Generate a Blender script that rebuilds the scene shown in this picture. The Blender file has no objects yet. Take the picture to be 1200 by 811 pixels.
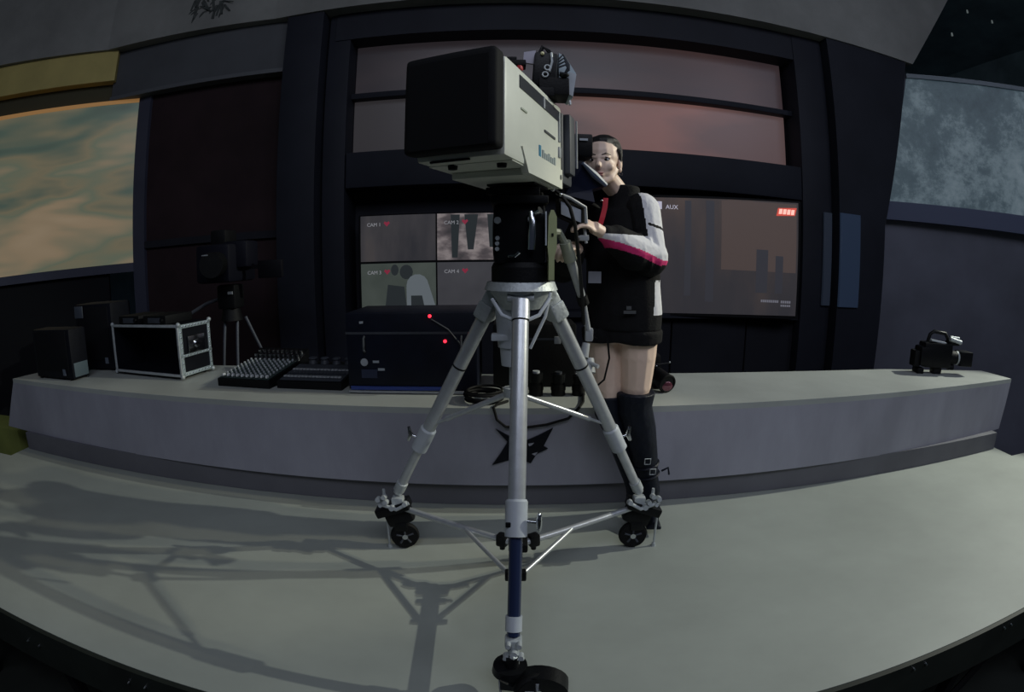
import bpy, bmesh, math, random
from mathutils import Vector, Matrix
random.seed(7)
C = bpy.context.scene
COL = C.collection
PI = math.pi
# ------------------------------------------------------------------ camera
EYE, PITCH, FPX = 1.20, 0.17, 600.0           # a wide fisheye lens, 18 mm on a 36 mm sensor
cd = bpy.data.cameras.new('camera'); cam = bpy.data.objects.new('camera', cd); COL.objects.link(cam)
cd.type = 'PANO'; cd.sensor_width = 36; cd.sensor_fit = 'HORIZONTAL'
cd.panorama_type = 'FISHEYE_LENS_POLYNOMIAL'
cd.fisheye_fov = PI
cd.fisheye_polynomial_k0 = 0; cd.fisheye_polynomial_k1 = -1/18.0
cd.fisheye_polynomial_k2 = 0; cd.fisheye_polynomial_k3 = 0; cd.fisheye_polynomial_k4 = 0
cam.location = (0, 0, EYE); cam.rotation_euler = (PI/2 - PITCH, 0, 0)
cd.clip_start = 0.05
C.camera = cam
# ------------------------------------------------------------------ world, lights, exposure
w = bpy.data.worlds.new('world'); C.world = w; w.use_nodes = True
w.node_tree.nodes['Background'].inputs[0].default_value = (0.55, 0.68, 1.0, 1)
w.node_tree.nodes['Background'].inputs[1].default_value = 0.03
def lamp(name, kind, loc, target, energy, color, **kw):
    l = bpy.data.lights.new(name, kind); l.energy = energy; l.color = color
    for k, v in kw.items(): setattr(l, k, v)
    o = bpy.data.objects.new(name, l); COL.objects.link(o); o.location = loc
    o.rotation_euler = (Vector(target) - Vector(loc)).to_track_quat('-Z', 'Y').to_euler()
    return o
lamp('key_spot', 'SPOT', (7.1, 2.74, 4.40), (0.5, 0.07, 0.80), 1150, (0.97, 1.0, 0.88), spot_size=math.radians(58), spot_blend=0.18, shadow_soft_size=0.04)
lamp('rim_spot', 'SPOT', (6.3, 2.30, 3.9), (0.62, 2.08, 1.12), 520, (1.0, 0.93, 0.68), spot_size=math.radians(15), spot_blend=0.5, shadow_soft_size=0.06)
lamp('soft_overhead', 'AREA', (0.5, -2.2, 5.0), (0.0, 2.2, 0.3), 100, (0.80, 0.85, 1.0), shape='RECTANGLE', size=5, size_y=2.0)
lamp('soft_right', 'AREA', (4.6, -1.0, 4.6), (1.6, 3.0, 0.6), 36, (0.74, 0.80, 1.0), shape='RECTANGLE', size=2, size_y=2.0)
C.view_settings.view_transform = 'Standard'; C.view_settings.look = 'None'
C.view_settings.gamma = 1; C.view_settings.use_curve_mapping = False
C.view_settings.exposure = 0.0

# ------------------------------------------------------------------ measuring
def ray(px, py):
    x, y = px - 600, py - 405.5
    r = math.hypot(x, y) + 1e-9; th = r / FPX
    v = (math.sin(th)*x/r, -math.sin(th)*y/r, math.cos(th))
    c, s = math.cos(PITCH), math.sin(PITCH)
    return Vector((v[0], v[2]*c + v[1]*s, v[1]*c - v[2]*s))
def P(px, py, Y=None, z=None, plane=None):
    v = ray(px, py); e = Vector((0, 0, EYE))
    if z is not None: t = (z - EYE)/v.z
    elif plane: n, p = Vector(plane[1]), Vector(plane[0]); t = (p - e).dot(n)/v.dot(n)
    else: t = Y/v.y
    return e + v*t

# ------------------------------------------------------------------ materials
def srgb(c):
    return tuple(((x/255)/12.92 if x/255 <= 0.04045 else ((x/255+0.055)/1.055)**2.4) for x in c) + (1,)
MATS = {}
def mat(name, col, rough=0.6, metal=0.0, var=0.0, scale=6.0, bump=0.0, bscale=60.0, emit=None, es=1.0, coat=0.0, stretch=(1,1,1), col2=None):
    if name in MATS: return MATS[name]
    m = bpy.data.materials.new(name); m.use_nodes = True; nt = m.node_tree; N = nt.nodes; L = nt.links
    b = N['Principled BSDF']
    b.inputs['Base Color'].default_value = srgb(col); b.inputs['Roughness'].default_value = rough
    b.inputs['Metallic'].default_value = metal
    if max(col) < 50 and rough > 0.38 and not metal: b.inputs['Specular IOR Level'].default_value = 0.2
    b.inputs['Coat Weight'].default_value = coat
    tc = N.new('ShaderNodeTexCoord'); mp = N.new('ShaderNodeMapping'); L.new(tc.outputs['Object'], mp.inputs[0])
    mp.inputs['Scale'].default_value = stretch
    if var or col2:
        n = N.new('ShaderNodeTexNoise'); n.inputs['Scale'].default_value = scale; n.inputs['Detail'].default_value = 6; n.inputs['Roughness'].default_value = 0.62
        L.new(mp.outputs[0], n.inputs['Vector'])
        r = N.new('ShaderNodeValToRGB'); r.color_ramp.elements[0].position = 0.32; r.color_ramp.elements[1].position = 0.68
        c = srgb(col)
        r.color_ramp.elements[0].color = srgb(col2) if col2 else tuple(x*(1-var) for x in c[:3]) + (1,)
        r.color_ramp.elements[1].color = c if col2 else tuple(min(1, x*(1+var)) for x in c[:3]) + (1,)
        L.new(n.outputs['Fac'], r.inputs[0]); L.new(r.outputs[0], b.inputs['Base Color'])
    if bump:
        n2 = N.new('ShaderNodeTexNoise'); n2.inputs['Scale'].default_value = bscale; n2.inputs['Detail'].default_value = 5
        L.new(mp.outputs[0], n2.inputs['Vector'])
        bp = N.new('ShaderNodeBump'); bp.inputs['Strength'].default_value = bump; bp.inputs['Distance'].default_value = 0.01
        L.new(n2.outputs['Fac'], bp.inputs['Height']); L.new(bp.outputs[0], b.inputs['Normal'])
    if emit:
        b.inputs['Emission Color'].default_value = srgb(emit); b.inputs['Emission Strength'].default_value = es
    MATS[name] = m; return m
def screen_mat(name, stops, scale=1.0, stretch=(1,1,1), es=1.0, kind='noise', grad=None, detail=4, dist=0.0, gw=0.5, contrast=False):
    """an emissive display; noise picture, optionally blended with a vertical run of the picture itself"""
    m = bpy.data.materials.new(name); m.use_nodes = True; nt = m.node_tree; N = nt.nodes; L = nt.links
    b = N['Principled BSDF']; b.inputs['Base Color'].default_value = (0.01, 0.01, 0.012, 1); b.inputs['Roughness'].default_value = 0.35
    tc = N.new('ShaderNodeTexCoord'); mp = N.new('ShaderNodeMapping'); L.new(tc.outputs['Object'], mp.inputs[0]); mp.inputs['Scale'].default_value = stretch
    n = N.new('ShaderNodeTexNoise'); n.inputs['Scale'].default_value = scale; n.inputs['Detail'].default_value = detail; n.inputs['Distortion'].default_value = dist
    L.new(mp.outputs[0], n.inputs['Vector'])
    src = n.outputs['Fac']
    if contrast:
        cr = N.new('ShaderNodeMapRange'); cr.inputs[1].default_value = 0.36; cr.inputs[2].default_value = 0.64; L.new(src, cr.inputs[0]); src = cr.outputs[0]
    if grad:
        sp = N.new('ShaderNodeSeparateXYZ'); L.new(tc.outputs['Object'], sp.inputs[0])
        mr = N.new('ShaderNodeMapRange'); mr.inputs[1].default_value = grad[1]; mr.inputs[2].default_value = grad[2]
        L.new(sp.outputs[grad[0]], mr.inputs[0])
        mx = N.new('ShaderNodeMix'); mx.inputs[0].default_value = gw
        L.new(src, mx.inputs[2]); L.new(mr.outputs[0], mx.inputs[3]); src = mx.outputs[0]
    r = N.new('ShaderNodeValToRGB'); L.new(src, r.inputs[0])
    while len(r.color_ramp.elements) < len(stops): r.color_ramp.elements.new(0.5)
    for e, (p, c) in zip(r.color_ramp.elements, stops): e.position = p; e.color = srgb(c)
    L.new(r.outputs[0], b.inputs['Emission Color']); b.inputs['Emission Strength'].default_value = es
    MATS[name] = m; return m

ALU = mat('brushed_aluminium', (186, 190, 194), 0.33, 0.55, 0.08, 30, 0.05, 200)
ALU2 = mat('cast_aluminium', (176, 182, 184), 0.5, 0.35, 0.14, 25, 0.25, 90)
CHROME = mat('chrome', (205, 208, 212), 0.16, 1.0)
BLUETUBE = mat('dark_anodised_tube', (40, 50, 80), 0.22, 0.3)
BLACK = mat('black_plastic', (14, 15, 17), 0.42, 0, 0.2, 20, 0.1, 200)
DULL = mat('dull_black_metal', (11, 12, 14), 0.6, 0.0, 0.25, 12, 0.15, 120)
NAVY = mat('navy_plastic', (18, 23, 42), 0.4, 0, 0.2, 8)
RUBBER = mat('black_rubber', (14, 14, 15), 0.7, 0, 0.2, 30)
CREAM = mat('cream_enamel', (214, 216, 203), 0.42, 0, 0.04, 7, 0.03, 60)
OLIVE = mat('olive_cream_plastic', (160, 166, 122), 0.45, 0, 0.06, 20)
GREYP = mat('grey_plastic', (146, 150, 154), 0.5, 0, 0.1, 20)
LGREY = mat('light_grey_plastic', (176, 182, 188), 0.5, 0, 0.06, 20)
DGREY = mat('dark_grey_paint', (52, 56, 64), 0.55, 0, 0.12, 12)
WHITE = mat('white_print', (205, 208, 210), 0.6)
REDP = mat('red_print', (170, 30, 42), 0.5)
BLUEP = mat('blue_print', (60, 130, 160), 0.5)
GLASS = mat('dark_lens_glass', (12, 10, 16), 0.06, 0.0, coat=1.0)
PINKG = mat('pink_reflection_glass', (120, 66, 78), 0.12, 0.4, coat=1.0)  # pink reflection painted into the glass colour
LED = mat('red_led', (120, 0, 10), 0.4, emit=(255, 40, 60), es=3.0)

# ------------------------------------------------------------------ building
class MB:
    def __init__(s): s.bm = bmesh.new(); s.mi = 0
    def _fin(s, vs, M):
        if M is not None: bmesh.ops.transform(s.bm, matrix=M, verts=vs)
        return s
    def box(s, c, size, M=None, bev=0.0, rot=None, seg=2):
        r = bmesh.ops.create_cube(s.bm, size=1.0); vs = r['verts']
        bmesh.ops.scale(s.bm, vec=size, verts=vs)
        if bev > 0:
            es = list({e for v in vs for e in v.link_edges})
            fs0 = len(s.bm.faces)
            g = bmesh.ops.bevel(s.bm, geom=es, offset=bev, segments=seg, affect='EDGES', profile=0.6)
            seen = set(); st = [g['verts'][0]]
            while st:
                v = st.pop()
                if v in seen: continue
                seen.add(v); st += [e.other_vert(v) for e in v.link_edges if e.other_vert(v) not in seen]
            vs = list(seen)
        T = Matrix.Translation(c) @ (rot.to_4x4() if rot is not None else Matrix())
        bmesh.ops.transform(s.bm, matrix=T, verts=vs)
        return s._fin(vs, M)
    def cyl(s, p0, p1, r0, r1=None, n=16, M=None, caps=True):
        if r1 is None: r1 = r0
        p0, p1 = Vector(p0), Vector(p1); d = p1 - p0
        q = d.to_track_quat('Z', 'Y').to_matrix()
        a = []; b = []
        for i in range(n):
            t = 2*PI*i/n; u = Vector((math.cos(t), math.sin(t), 0))
            a.append(s.bm.verts.new(p0 + q @ (u*r0))); b.append(s.bm.verts.new(p1 + q @ (u*r1)))
        for i in range(n): s.bm.faces.new((a[i], a[(i+1) % n], b[(i+1) % n], b[i]))
        if caps: s.bm.faces.new(a[::-1]); s.bm.faces.new(b)
        return s._fin(a + b, M)
    def tube(s, pts, r, n=8, M=None, sx=1.0, up=None, closed=False):
        pts = [Vector(p) for p in pts]; rr = r if isinstance(r, (list, tuple)) else [r]*len(pts)
        rings = []; prev = None
        for i, p in enumerate(pts):
            d = (pts[min(i+1, len(pts)-1)] - pts[max(i-1, 0)]).normalized()
            if up is not None: x = Vector(up).cross(d)
            elif prev is None: x = d.orthogonal()
            else: x = prev - d*prev.dot(d)
            if x.length < 1e-6: x = d.orthogonal()
            x.normalize(); prev = x; y = d.cross(x)
            rings.append([s.bm.verts.new(p + x*math.cos(2*PI*k/n)*rr[i]*sx + y*math.sin(2*PI*k/n)*rr[i]) for k in range(n)])
        for a, b in zip(rings, rings[1:]):
            for k in range(n): s.bm.faces.new((a[k], a[(k+1) % n], b[(k+1) % n], b[k]))
        s.bm.faces.new(rings[0][::-1]); s.bm.faces.new(rings[-1])
        return s._fin([v for g in rings for v in g], M)
    def loft(s, rings, M=None):
        """rings: (centre, x-vector, y-vector): elliptical sections"""
        R = []; n = 20
        for c, x, y in rings:
            c, x, y = Vector(c), Vector(x), Vector(y)
            R.append([s.bm.verts.new(c + x*math.cos(2*PI*k/n) + y*math.sin(2*PI*k/n)) for k in range(n)])
        for a, b in zip(R, R[1:]):
            for k in range(n): s.bm.faces.new((a[k], a[(k+1) % n], b[(k+1) % n], b[k]))
        s.bm.faces.new(R[0][::-1]); s.bm.faces.new(R[-1])
        return s._fin([v for g in R for v in g], M)
    def ell(s, c, rad, rot=None, M=None, n=14):
        r = bmesh.ops.create_uvsphere(s.bm, u_segments=n, v_segments=max(6, n*2//3), radius=1.0); vs = r['verts']
        if not hasattr(rad, '__len__'): rad = (rad,)*3
        bmesh.ops.scale(s.bm, vec=rad, verts=vs)
        bmesh.ops.transform(s.bm, matrix=Matrix.Translation(c) @ (rot.to_4x4() if rot is not None else Matrix()), verts=vs)
        return s._fin(vs, M)
    def chain(s, pts, rr, n=12):
        """a limb: tube with ball ends"""
        s.tube(pts, rr, n); s.ell(pts[0], rr[0]); s.ell(pts[-1], rr[-1])
        for p, r in list(zip(pts, rr))[1:-1]: s.ell(p, r)
        return s
    def prism(s, poly, vec, M=None):
        a = [s.bm.verts.new(Vector(p)) for p in poly]; b = [s.bm.verts.new(Vector(p) + Vector(vec)) for p in poly]; n = len(a)
        s.bm.faces.new(a); s.bm.faces.new(b[::-1])
        for i in range(n): s.bm.faces.new((a[i], b[i], b[(i+1) % n], a[(i+1) % n]))
        return s._fin(a + b, M)
    def torus(s, c, axis, R, r, n=24, m=8, M=None):
        q = Vector(axis).to_track_quat('Z', 'Y').to_matrix(); c = Vector(c); G = []
        for i in range(n):
            t = 2*PI*i/n; u = Vector((math.cos(t), math.sin(t), 0))
            G.append([s.bm.verts.new(c + q @ (u*(R + r*math.cos(2*PI*k/m)) + Vector((0, 0, r*math.sin(2*PI*k/m))))) for k in range(m)])
        for i in range(n):
            a, b = G[i], G[(i+1) % n]
            for k in range(m): s.bm.faces.new((a[k], a[(k+1) % m], b[(k+1) % m], b[k]))
        return s._fin([v for g in G for v in g], M)
    def mesh(s, name, origin=(0, 0, 0), smooth=True):
        bmesh.ops.recalc_face_normals(s.bm, faces=s.bm.faces[:])
        bmesh.ops.translate(s.bm, vec=-Vector(origin), verts=s.bm.verts[:])
        me = bpy.data.meshes.new(name); s.bm.to_mesh(me); s.bm.free()
        if smooth:
            for p in me.polygons: p.use_smooth = True
            me.set_sharp_from_angle(angle=math.radians(38))
        return me
def origin_of(o):
    v = Vector((0, 0, 0))
    while o is not None: v += o.location; o = o.parent
    return v
def tag(o, label=None, cat=None, group=None, kind=None):
    for k, v in (('label', label), ('category', cat), ('group', group), ('kind', kind)):
        if v: o[k] = v
    return o
def clusters(bm, gap=0.0015):
    """groups of faces that do not touch each other"""
    left = set(bm.verts); isl = []
    while left:
        st = [left.pop()]; got = list(st)
        while st:
            v = st.pop()
            for e in v.link_edges:
                o = e.other_vert(v)
                if o in left: left.discard(o); st.append(o); got.append(o)
        isl.append(got)
    bx = [[min(v.co[i] for v in g) - gap for i in range(3)] + [max(v.co[i] for v in g) + gap for i in range(3)] for g in isl]
    grp = list(range(len(isl)))
    def find(i):
        while grp[i] != i: i = grp[i]
        return i
    for i in range(len(isl)):
        for j in range(i):
            if all(bx[i][k] <= bx[j][k+3] and bx[j][k] <= bx[i][k+3] for k in range(3)): grp[find(i)] = find(j)
    out = {}
    for i, g in enumerate(isl): out.setdefault(find(i), []).extend(g)
    return list(out.values())
def split(mb):
    cl = clusters(mb.bm)
    if len(cl) == 1: return [mb]
    out = []
    for g in cl:
        gs = set(g); n = MB(); mp = {v: n.bm.verts.new(v.co) for v in g}
        for f in mb.bm.faces:
            if f.verts[0] in gs: n.bm.faces.new([mp[v] for v in f.verts])
        out.append(n)
    mb.bm.free(); return out
def part(name, mb, m, parent=None, label=None, kind=None):
    if kind != 'stuff':
        ms = split(mb)
        if len(ms) > 1: return [part1(name, x, m, parent, label, kind) for x in ms][0]
        mb = ms[0]
    return part1(name, mb, m, parent, label, kind)
def part1(name, mb, m, parent=None, label=None, kind=None):
    org = origin_of(parent) if parent else Vector((0, 0, 0))
    me = mb.mesh(name, org); me.materials.append(m)
    o = bpy.data.objects.new(name, me); COL.objects.link(o)
    if parent: o.parent = parent
    return tag(o, label, None, None, kind)
def solo(name, mb, m, loc, label=None, cat=None, group=None, kind=None):
    me = mb.mesh(name, loc); me.materials.append(m)
    o = bpy.data.objects.new(name, me); COL.objects.link(o); o.location = loc
    return tag(o, label, cat, group, kind)
def struct(name, mb, m): return solo(name, mb, m, (0, 0, 0), kind='structure')
def thing(name, loc, label, cat, group=None):
    o = bpy.data.objects.new(name, None); COL.objects.link(o); o.location = loc; o.empty_display_size = 0.1
    return tag(o, label, cat, group)
def text_mesh(txt, size, m, name, parent, origin, xdir, ydir, depth=0.001, label=None):
    cu = bpy.data.curves.new('t', 'FONT'); cu.body = txt; cu.size = size; cu.extrude = depth; cu.resolution_u = 2
    to = bpy.data.objects.new('t', cu); COL.objects.link(to)
    dg = bpy.context.evaluated_depsgraph_get(); dg.update()
    me = bpy.data.meshes.new_from_object(to.evaluated_get(dg)); bpy.data.objects.remove(to)
    x = Vector(xdir).normalized(); y = Vector(ydir).normalized(); z = x.cross(y)
    M = Matrix.Translation(Vector(origin) - origin_of(parent)) @ Matrix((x, y, z)).transposed().to_4x4()
    me.transform(M); me.name = name; me.materials.clear(); me.materials.append(m)
    o = bpy.data.objects.new(name, me); COL.objects.link(o); o.parent = parent
    return tag(o, label)
def remeshed(name, mb, voxel, parent, mats, smooth_it=6, paint=None, label=None, fac=0.5):
    """fuse overlapping lumps into one continuous surface"""
    org = origin_of(parent); me = mb.mesh(name, org, smooth=False)
    t = bpy.data.objects.new('t', me); COL.objects.link(t)
    a = t.modifiers.new('r', 'REMESH'); a.mode = 'VOXEL'; a.voxel_size = voxel; a.use_smooth_shade = True
    b = t.modifiers.new('s', 'SMOOTH'); b.iterations = smooth_it; b.factor = fac
    dg = bpy.context.evaluated_depsgraph_get(); dg.update()
    e = bpy.data.meshes.new_from_object(t.evaluated_get(dg)); bpy.data.objects.remove(t)
    e.name = name; e.materials.clear()
    for m in mats: e.materials.append(m)
    for p in e.polygons:
        p.use_smooth = True
        p.material_index = paint(p.center + org, p.normal) if paint else 0
    o = bpy.data.objects.new(name, e); COL.objects.link(o); o.parent = parent
    return tag(o, label)

# ================================================================== THE SETTING
DECK = mat('stage_floor_paint', (148, 153, 146), 0.62, 0, 0.10, 1.3, 0.03, 90, stretch=(1, 1.4, 1))
struct('floor', MB().prism([(-6.5, 0.9, -0.04), (6.5, 0.9, -0.04), (6.5, 2.2, -0.04), (3.66, 2.24, -0.04), (3.66, 2.5, -0.04), (-3.68, 2.5, -0.04), (-3.68, 2.24, -0.04), (-6.5, 2.2, -0.04)], (0, 0, 0.04)), DECK)
FASC = mat('stage_edge_black', (34, 38, 34), 0.55, 0, 0.2, 6)
struct('trim_1', MB().box((0, 0.89, -0.10), (13, 0.02, 0.195)), FASC)
struct('ground', MB().box((0, 2, -0.72), (16, 14, 0.04)), mat('studio_ground', (30, 33, 30), 0.75, 0, 0.2, 3))
for k in range(9):
    x = -3.6 + 0.9*k
    struct('stage_leg', MB().box((x, 0.98, -0.44), (0.05, 0.05, 0.50)).tube([(x+0.02, 0.98, -0.62), (x+0.34, 0.98, -0.20)], 0.018, 6), DULL)
root = None
for px, py in [(33, 751), (46, 757), (151, 800), (170, 806), (1177, 736), (1185, 732), (1071, 784), (1085, 778)]:
    q = P(px, py, Y=0.878)
    struct('stage_bolt', MB().cyl((q.x, 0.882, q.z), (q.x, 0.870, q.z), 0.006, 0.004, 8), CHROME)
struct('green_riser', MB().box((-5.6, 2.78, -0.32), (3.0, 0.30, 0.72), bev=0.01), mat('green_riser_paint', (126, 134, 66), 0.9, 0, 0.15, 3))

WALL = mat('dark_wall', (33, 34, 40), 0.75, 0, 0.2, 1.2)
WALL2 = mat('blue_grey_wall', (92, 94, 106), 0.75, 0, 0.25, 0.8)
PIL = mat('pillar_paint', (34, 36, 44), 0.6, 0, 0.2, 1.4)
REDW = mat('dark_red_wall', (44, 32, 34), 0.8, 0, 0.25, 1.4)
CONC = mat('stained_concrete', (128, 128, 124), 0.8, 0, 0.2, 1.1, 0.3, 16)
YB = 4.5
struct('wall_back', MB().box((0.7, YB + 0.32, 1.6), (5.2, 0.06, 4.8)), WALL)
# dado below the screens, in bays with recessed joints
for k in range(6):
    struct('dado_panel', MB().box((-1.25 + 0.78*k, YB + 0.16, 0.02), (0.765, 0.22, 1.34), bev=0.006, seg=1), WALL)
struct('trim_2', MB().box((0.65, YB + 0.10, 0.715), (4.5, 0.28, 0.05)), PIL)
struct('trim_3', MB().box((0.66, YB + 0.10, 2.03), (4.3, 0.32, 0.33), bev=0.01), PIL)     # transom under the windows
struct('trim_4', MB().box((0.65, YB + 0.13, 2.775), (4.5, 0.14, 0.055), bev=0.006), PIL)  # mullion
struct('trim_5', MB().box((0.65, YB + 0.08, 3.48), (4.6, 0.30, 0.30)), PIL)
W1 = screen_mat('dusk_backdrop_low', [(0.3, (42, 40, 42)), (0.42, (62, 52, 51)), (0.53, (98, 73, 68)), (0.62, (106, 76, 72)), (0.72, (80, 64, 64))], 0.55, (0.8, 1, 3.2), 1.0, grad=(0, -1.8, 2.6), gw=0.55)
W2 = screen_mat('dusk_backdrop_high', [(0.3, (28, 27, 31)), (0.45, (44, 39, 42)), (0.62, (64, 49, 49)), (0.75, (50, 42, 46))], 0.6, (0.8, 1, 3.2), 0.8, grad=(0, -2.2, 3.2), gw=0.4)
struct('window_1', MB().box((0.63, YB + 0.18, 2.475), (4.25, 0.02, 0.56)), W1)
struct('window_2', MB().box((0.63, YB + 0.18, 3.07), (4.25, 0.02, 0.54)), W2)
# pillars either side of the window bay
def pilx(name, x0, x1, y0, y1, z0, z1, m=PIL, bev=0.012): return struct(name, MB().box(((x0+x1)/2, (y0+y1)/2, (z0+z1)/2), (x1-x0, y1-y0, z1-z0), bev=bev), m)
pilx('pillar', -2.12, -1.74, 4.3, 4.8, -0.6, 3.62)
pilx('pillar', -1.72, -1.50, 4.44, 4.8, -0.6, 3.62)
pilx('pillar', 2.80, 3.16, 4.42, 4.8, -0.6, 3.62)
# right pillar with flared outer edge
struct('pillar', MB().prism([(3.17, 4.3, -0.6), (3.74, 4.3, -0.6), (3.80, 4.3, 1.7), (4.32, 4.3, 3.62), (3.17, 4.3, 3.62)], (0, 0.45, 0)), PIL)
LP = mat('blue_light_panel', (40, 52, 72), 0.4, emit=(30, 40, 56), es=0.6)
struct('wall_light_panel', MB().box((3.30, 4.285, 1.31), (0.26, 0.03, 0.92), bev=0.005, seg=1), LP)
struct('wall_light_panel', MB().box((3.09, 4.40, 1.31), (0.10, 0.03, 0.92), bev=0.005, seg=1), mat('dim_light_panel', (36, 42, 54), 0.5, emit=(26, 32, 42), es=0.6))
# left wing: header, dark red wall, rail
A0, A1, A2 = Vector((-2.10, 4.50, 0)), Vector((-4.16, 4.19, 0)), Vector((-6.9, 2.69, 0))
def wingbox(p, q, z0, z1, off, th, m, name):
    d = (q - p).normalized(); n = Vector((-d.y, d.x, 0)) if (-d.y*0 + d.x*(-1)) > 0 else Vector((d.y, -d.x, 0))
    n = Vector((d.y, -d.x, 0)); 
    if n.y > 0: n = -n
    a = p + n*off; b = q + n*off
    return struct(name, MB().prism([(a.x, a.y, z0), (b.x, b.y, z0), (b.x, b.y, z1), (a.x, a.y, z1)], n*th), m)
dB = (A2 - A1).normalized()
nB0 = Vector((dB.y, -dB.x, 0)); nB0 = -nB0 if nB0.y > 0 else nB0
sd = P(156, 250, plane=(A1 + nB0*0.10, nB0)) - nB0*0.10; sd.z = 0
dA = (A1 - A0).normalized(); nA = Vector((dA.y, -dA.x, 0)); nA = -nA if nA.y > 0 else nA
Aq = P(171, 300, plane=(A0, nA)); Aq.z = 0
wingbox(A0, Aq + dA*0.05, -0.7, 3.6, -0.05, 0.04, REDW, 'wall_left')
wingbox(A0, A1, 3.10, 3.66, 0.0, 0.10, mat('grey_header', (74, 76, 80), 0.7, 0, 0.12, 2), 'trim_6')
wingbox(A0, A1, 3.06, 3.10, 0.0, 0.13, mat('header_edge', (84, 86, 90), 0.6), 'trim_7')
wingbox(A0, Aq, 1.46, 1.53, 0.0, 0.03, WALL, 'trim_8')
wingbox(A1, A2, -0.7, 1.24, 0.0, 0.05, mat('black_wall', (18, 19, 23), 0.8), 'wall_left_front')
FR = mat('screen_frame', (62, 64, 80), 0.6, 0, 0.1, 3)
wingbox(sd, A2, 1.24, 1.33, 0.0, 0.115, FR, 'trim_9')
f0 = sd + nB0*0.12; f1 = Aq + nA*0.03
struct('trim_10', MB().prism([(f0.x, f0.y, -0.6), (f1.x, f1.y, -0.6), (f1.x, f1.y, 3.08), (f0.x, f0.y, 3.08)], (0, 0.14, 0)), FR)
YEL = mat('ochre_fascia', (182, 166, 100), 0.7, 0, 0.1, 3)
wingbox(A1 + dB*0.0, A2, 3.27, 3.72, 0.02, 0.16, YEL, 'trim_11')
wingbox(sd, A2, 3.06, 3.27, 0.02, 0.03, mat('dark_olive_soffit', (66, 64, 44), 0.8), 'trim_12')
wingbox(sd, A2, 3.02, 3.06, 0.06, 0.06, mat('orange_led_reflection', (150, 110, 64), 0.6, emit=(130, 96, 58), es=0.8), 'trim_13')  # reflection of the LED wall, put in as a glowing orange strip
SUN = screen_mat('sunset_cloud_display', [(0.12, (42, 52, 50)), (0.30, (64, 76, 68)), (0.44, (98, 92, 74)), (0.52, (84, 90, 76)), (0.66, (118, 104, 84)), (0.85, (130, 115, 95)), (1.0, (112, 112, 108))], 0.75, (0.55, 0.55, 2.6), 1.0, grad=(2, 2.0, -0.2), gw=0.52, detail=3, dist=0.3, contrast=True)
nB = Vector((dB.y, -dB.x, 0)); nB = -nB if nB.y > 0 else nB
def quad_screen(name, p, q, z0, z1, n, off, m, label, th=0.05, z1b=None):
    a, b = p + n*off, q + n*off
    c = (a + b)/2; loc = Vector((c.x, c.y, z0))
    t = thing(name, loc, label, 'screen')
    part('bezel', MB().prism([(a.x, a.y, z0), (b.x, b.y, z0), (b.x, b.y, z1), (a.x, a.y, z1)], -n*th), DULL, t)
    o = part('display', MB().prism([Vector((a.x, a.y, z0)) + n*0.004, Vector((b.x, b.y, z0)) + n*0.004, Vector((b.x, b.y, z1)) + n*0.004, Vector((a.x, a.y, z1)) + n*0.004], -n*0.003), m, t)
    return t
quad_screen('led_wall', sd, A2, 1.33, 3.02, nB, 0.10, SUN, 'large glowing LED wall at the left showing tan and teal sunset clouds')
# right wing
R0 = Vector((3.95, 4.5, 0)); dR = Vector((1.6, -1.0, 0)).normalized(); nR = Vector((-dR.y*-1, 0, 0)); nR = Vector((dR.y, -dR.x, 0)); nR = -nR if nR.y > 0 else nR
R1 = R0 + dR*2.6
def planepts(pxs, base, n): return [P(x, y, plane=(base, n)) for x, y in pxs]
struct('wall_right', MB().prism([(3.6, 4.72, -0.7), (R1.x, R1.y + 0.1, -0.7), (R1.x, R1.y + 0.1, 3.46), (3.6, 4.72, 3.46)], -nR*0.05), WALL2)
ROCK = bpy.data.materials.new('grey_rock_display'); ROCK.use_nodes = True
nt = ROCK.node_tree; N = nt.nodes; L = nt.links; b = N['Principled BSDF']; b.inputs['Base Color'].default_value = (0.01, 0.01, 0.01, 1)
tc = N.new('ShaderNodeTexCoord')
n1 = N.new('ShaderNodeTexNoise'); n1.inputs['Scale'].default_value = 1.0; n1.inputs['Detail'].default_value = 14; n1.inputs['Roughness'].default_value = 0.78; n1.inputs['Distortion'].default_value = 0.15
L.new(tc.outputs['Object'], n1.inputs['Vector'])
r1 = N.new('ShaderNodeValToRGB'); els = r1.color_ramp.elements
els[0].position = 0.36; els[0].color = srgb((36, 48, 56)); els[1].position = 0.74; els[1].color = srgb((104, 116, 124))
e = els.new(0.50); e.color = srgb((52, 66, 74)); e = els.new(0.57); e.color = srgb((78, 92, 100))
L.new(n1.outputs['Fac'], r1.inputs[0]); L.new(r1.outputs[0], b.inputs['Emission Color']); b.inputs['Emission Strength'].default_value = 0.95
tr = thing('led_wall', (R0.x, R0.y, 2.0), 'large blue-grey LED wall at the right showing cracked rock texture', 'screen')
q = planepts([(1037, 237), (1062, 92)], R0, nR); far = R0 + dR*2.55
part('display', MB().prism([q[0], (far.x, far.y, 2.0), (far.x, far.y, 3.42), q[1]], -nR*0.05), ROCK, tr)
part('bezel', MB().prism([Vector((q[1].x, q[1].y, q[1].z)), Vector((far.x, far.y, 3.42)), Vector((far.x, far.y, 3.47)), Vector((q[1].x, q[1].y, q[1].z + 0.05))], nR*0.03 ), mat('pale_screen_edge', (110, 120, 128), 0.6), tr, 'pale upper edge strip')
part('frame', MB().prism([(q[0].x, q[0].y, 1.79), (far.x, far.y, 1.79), (far.x, far.y, 1.985), (q[0].x, q[0].y, 1.985)], nR*0.10), mat('screen_ledge', (70, 78, 104), 0.6), tr, 'grey-blue ledge under the display')
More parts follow.
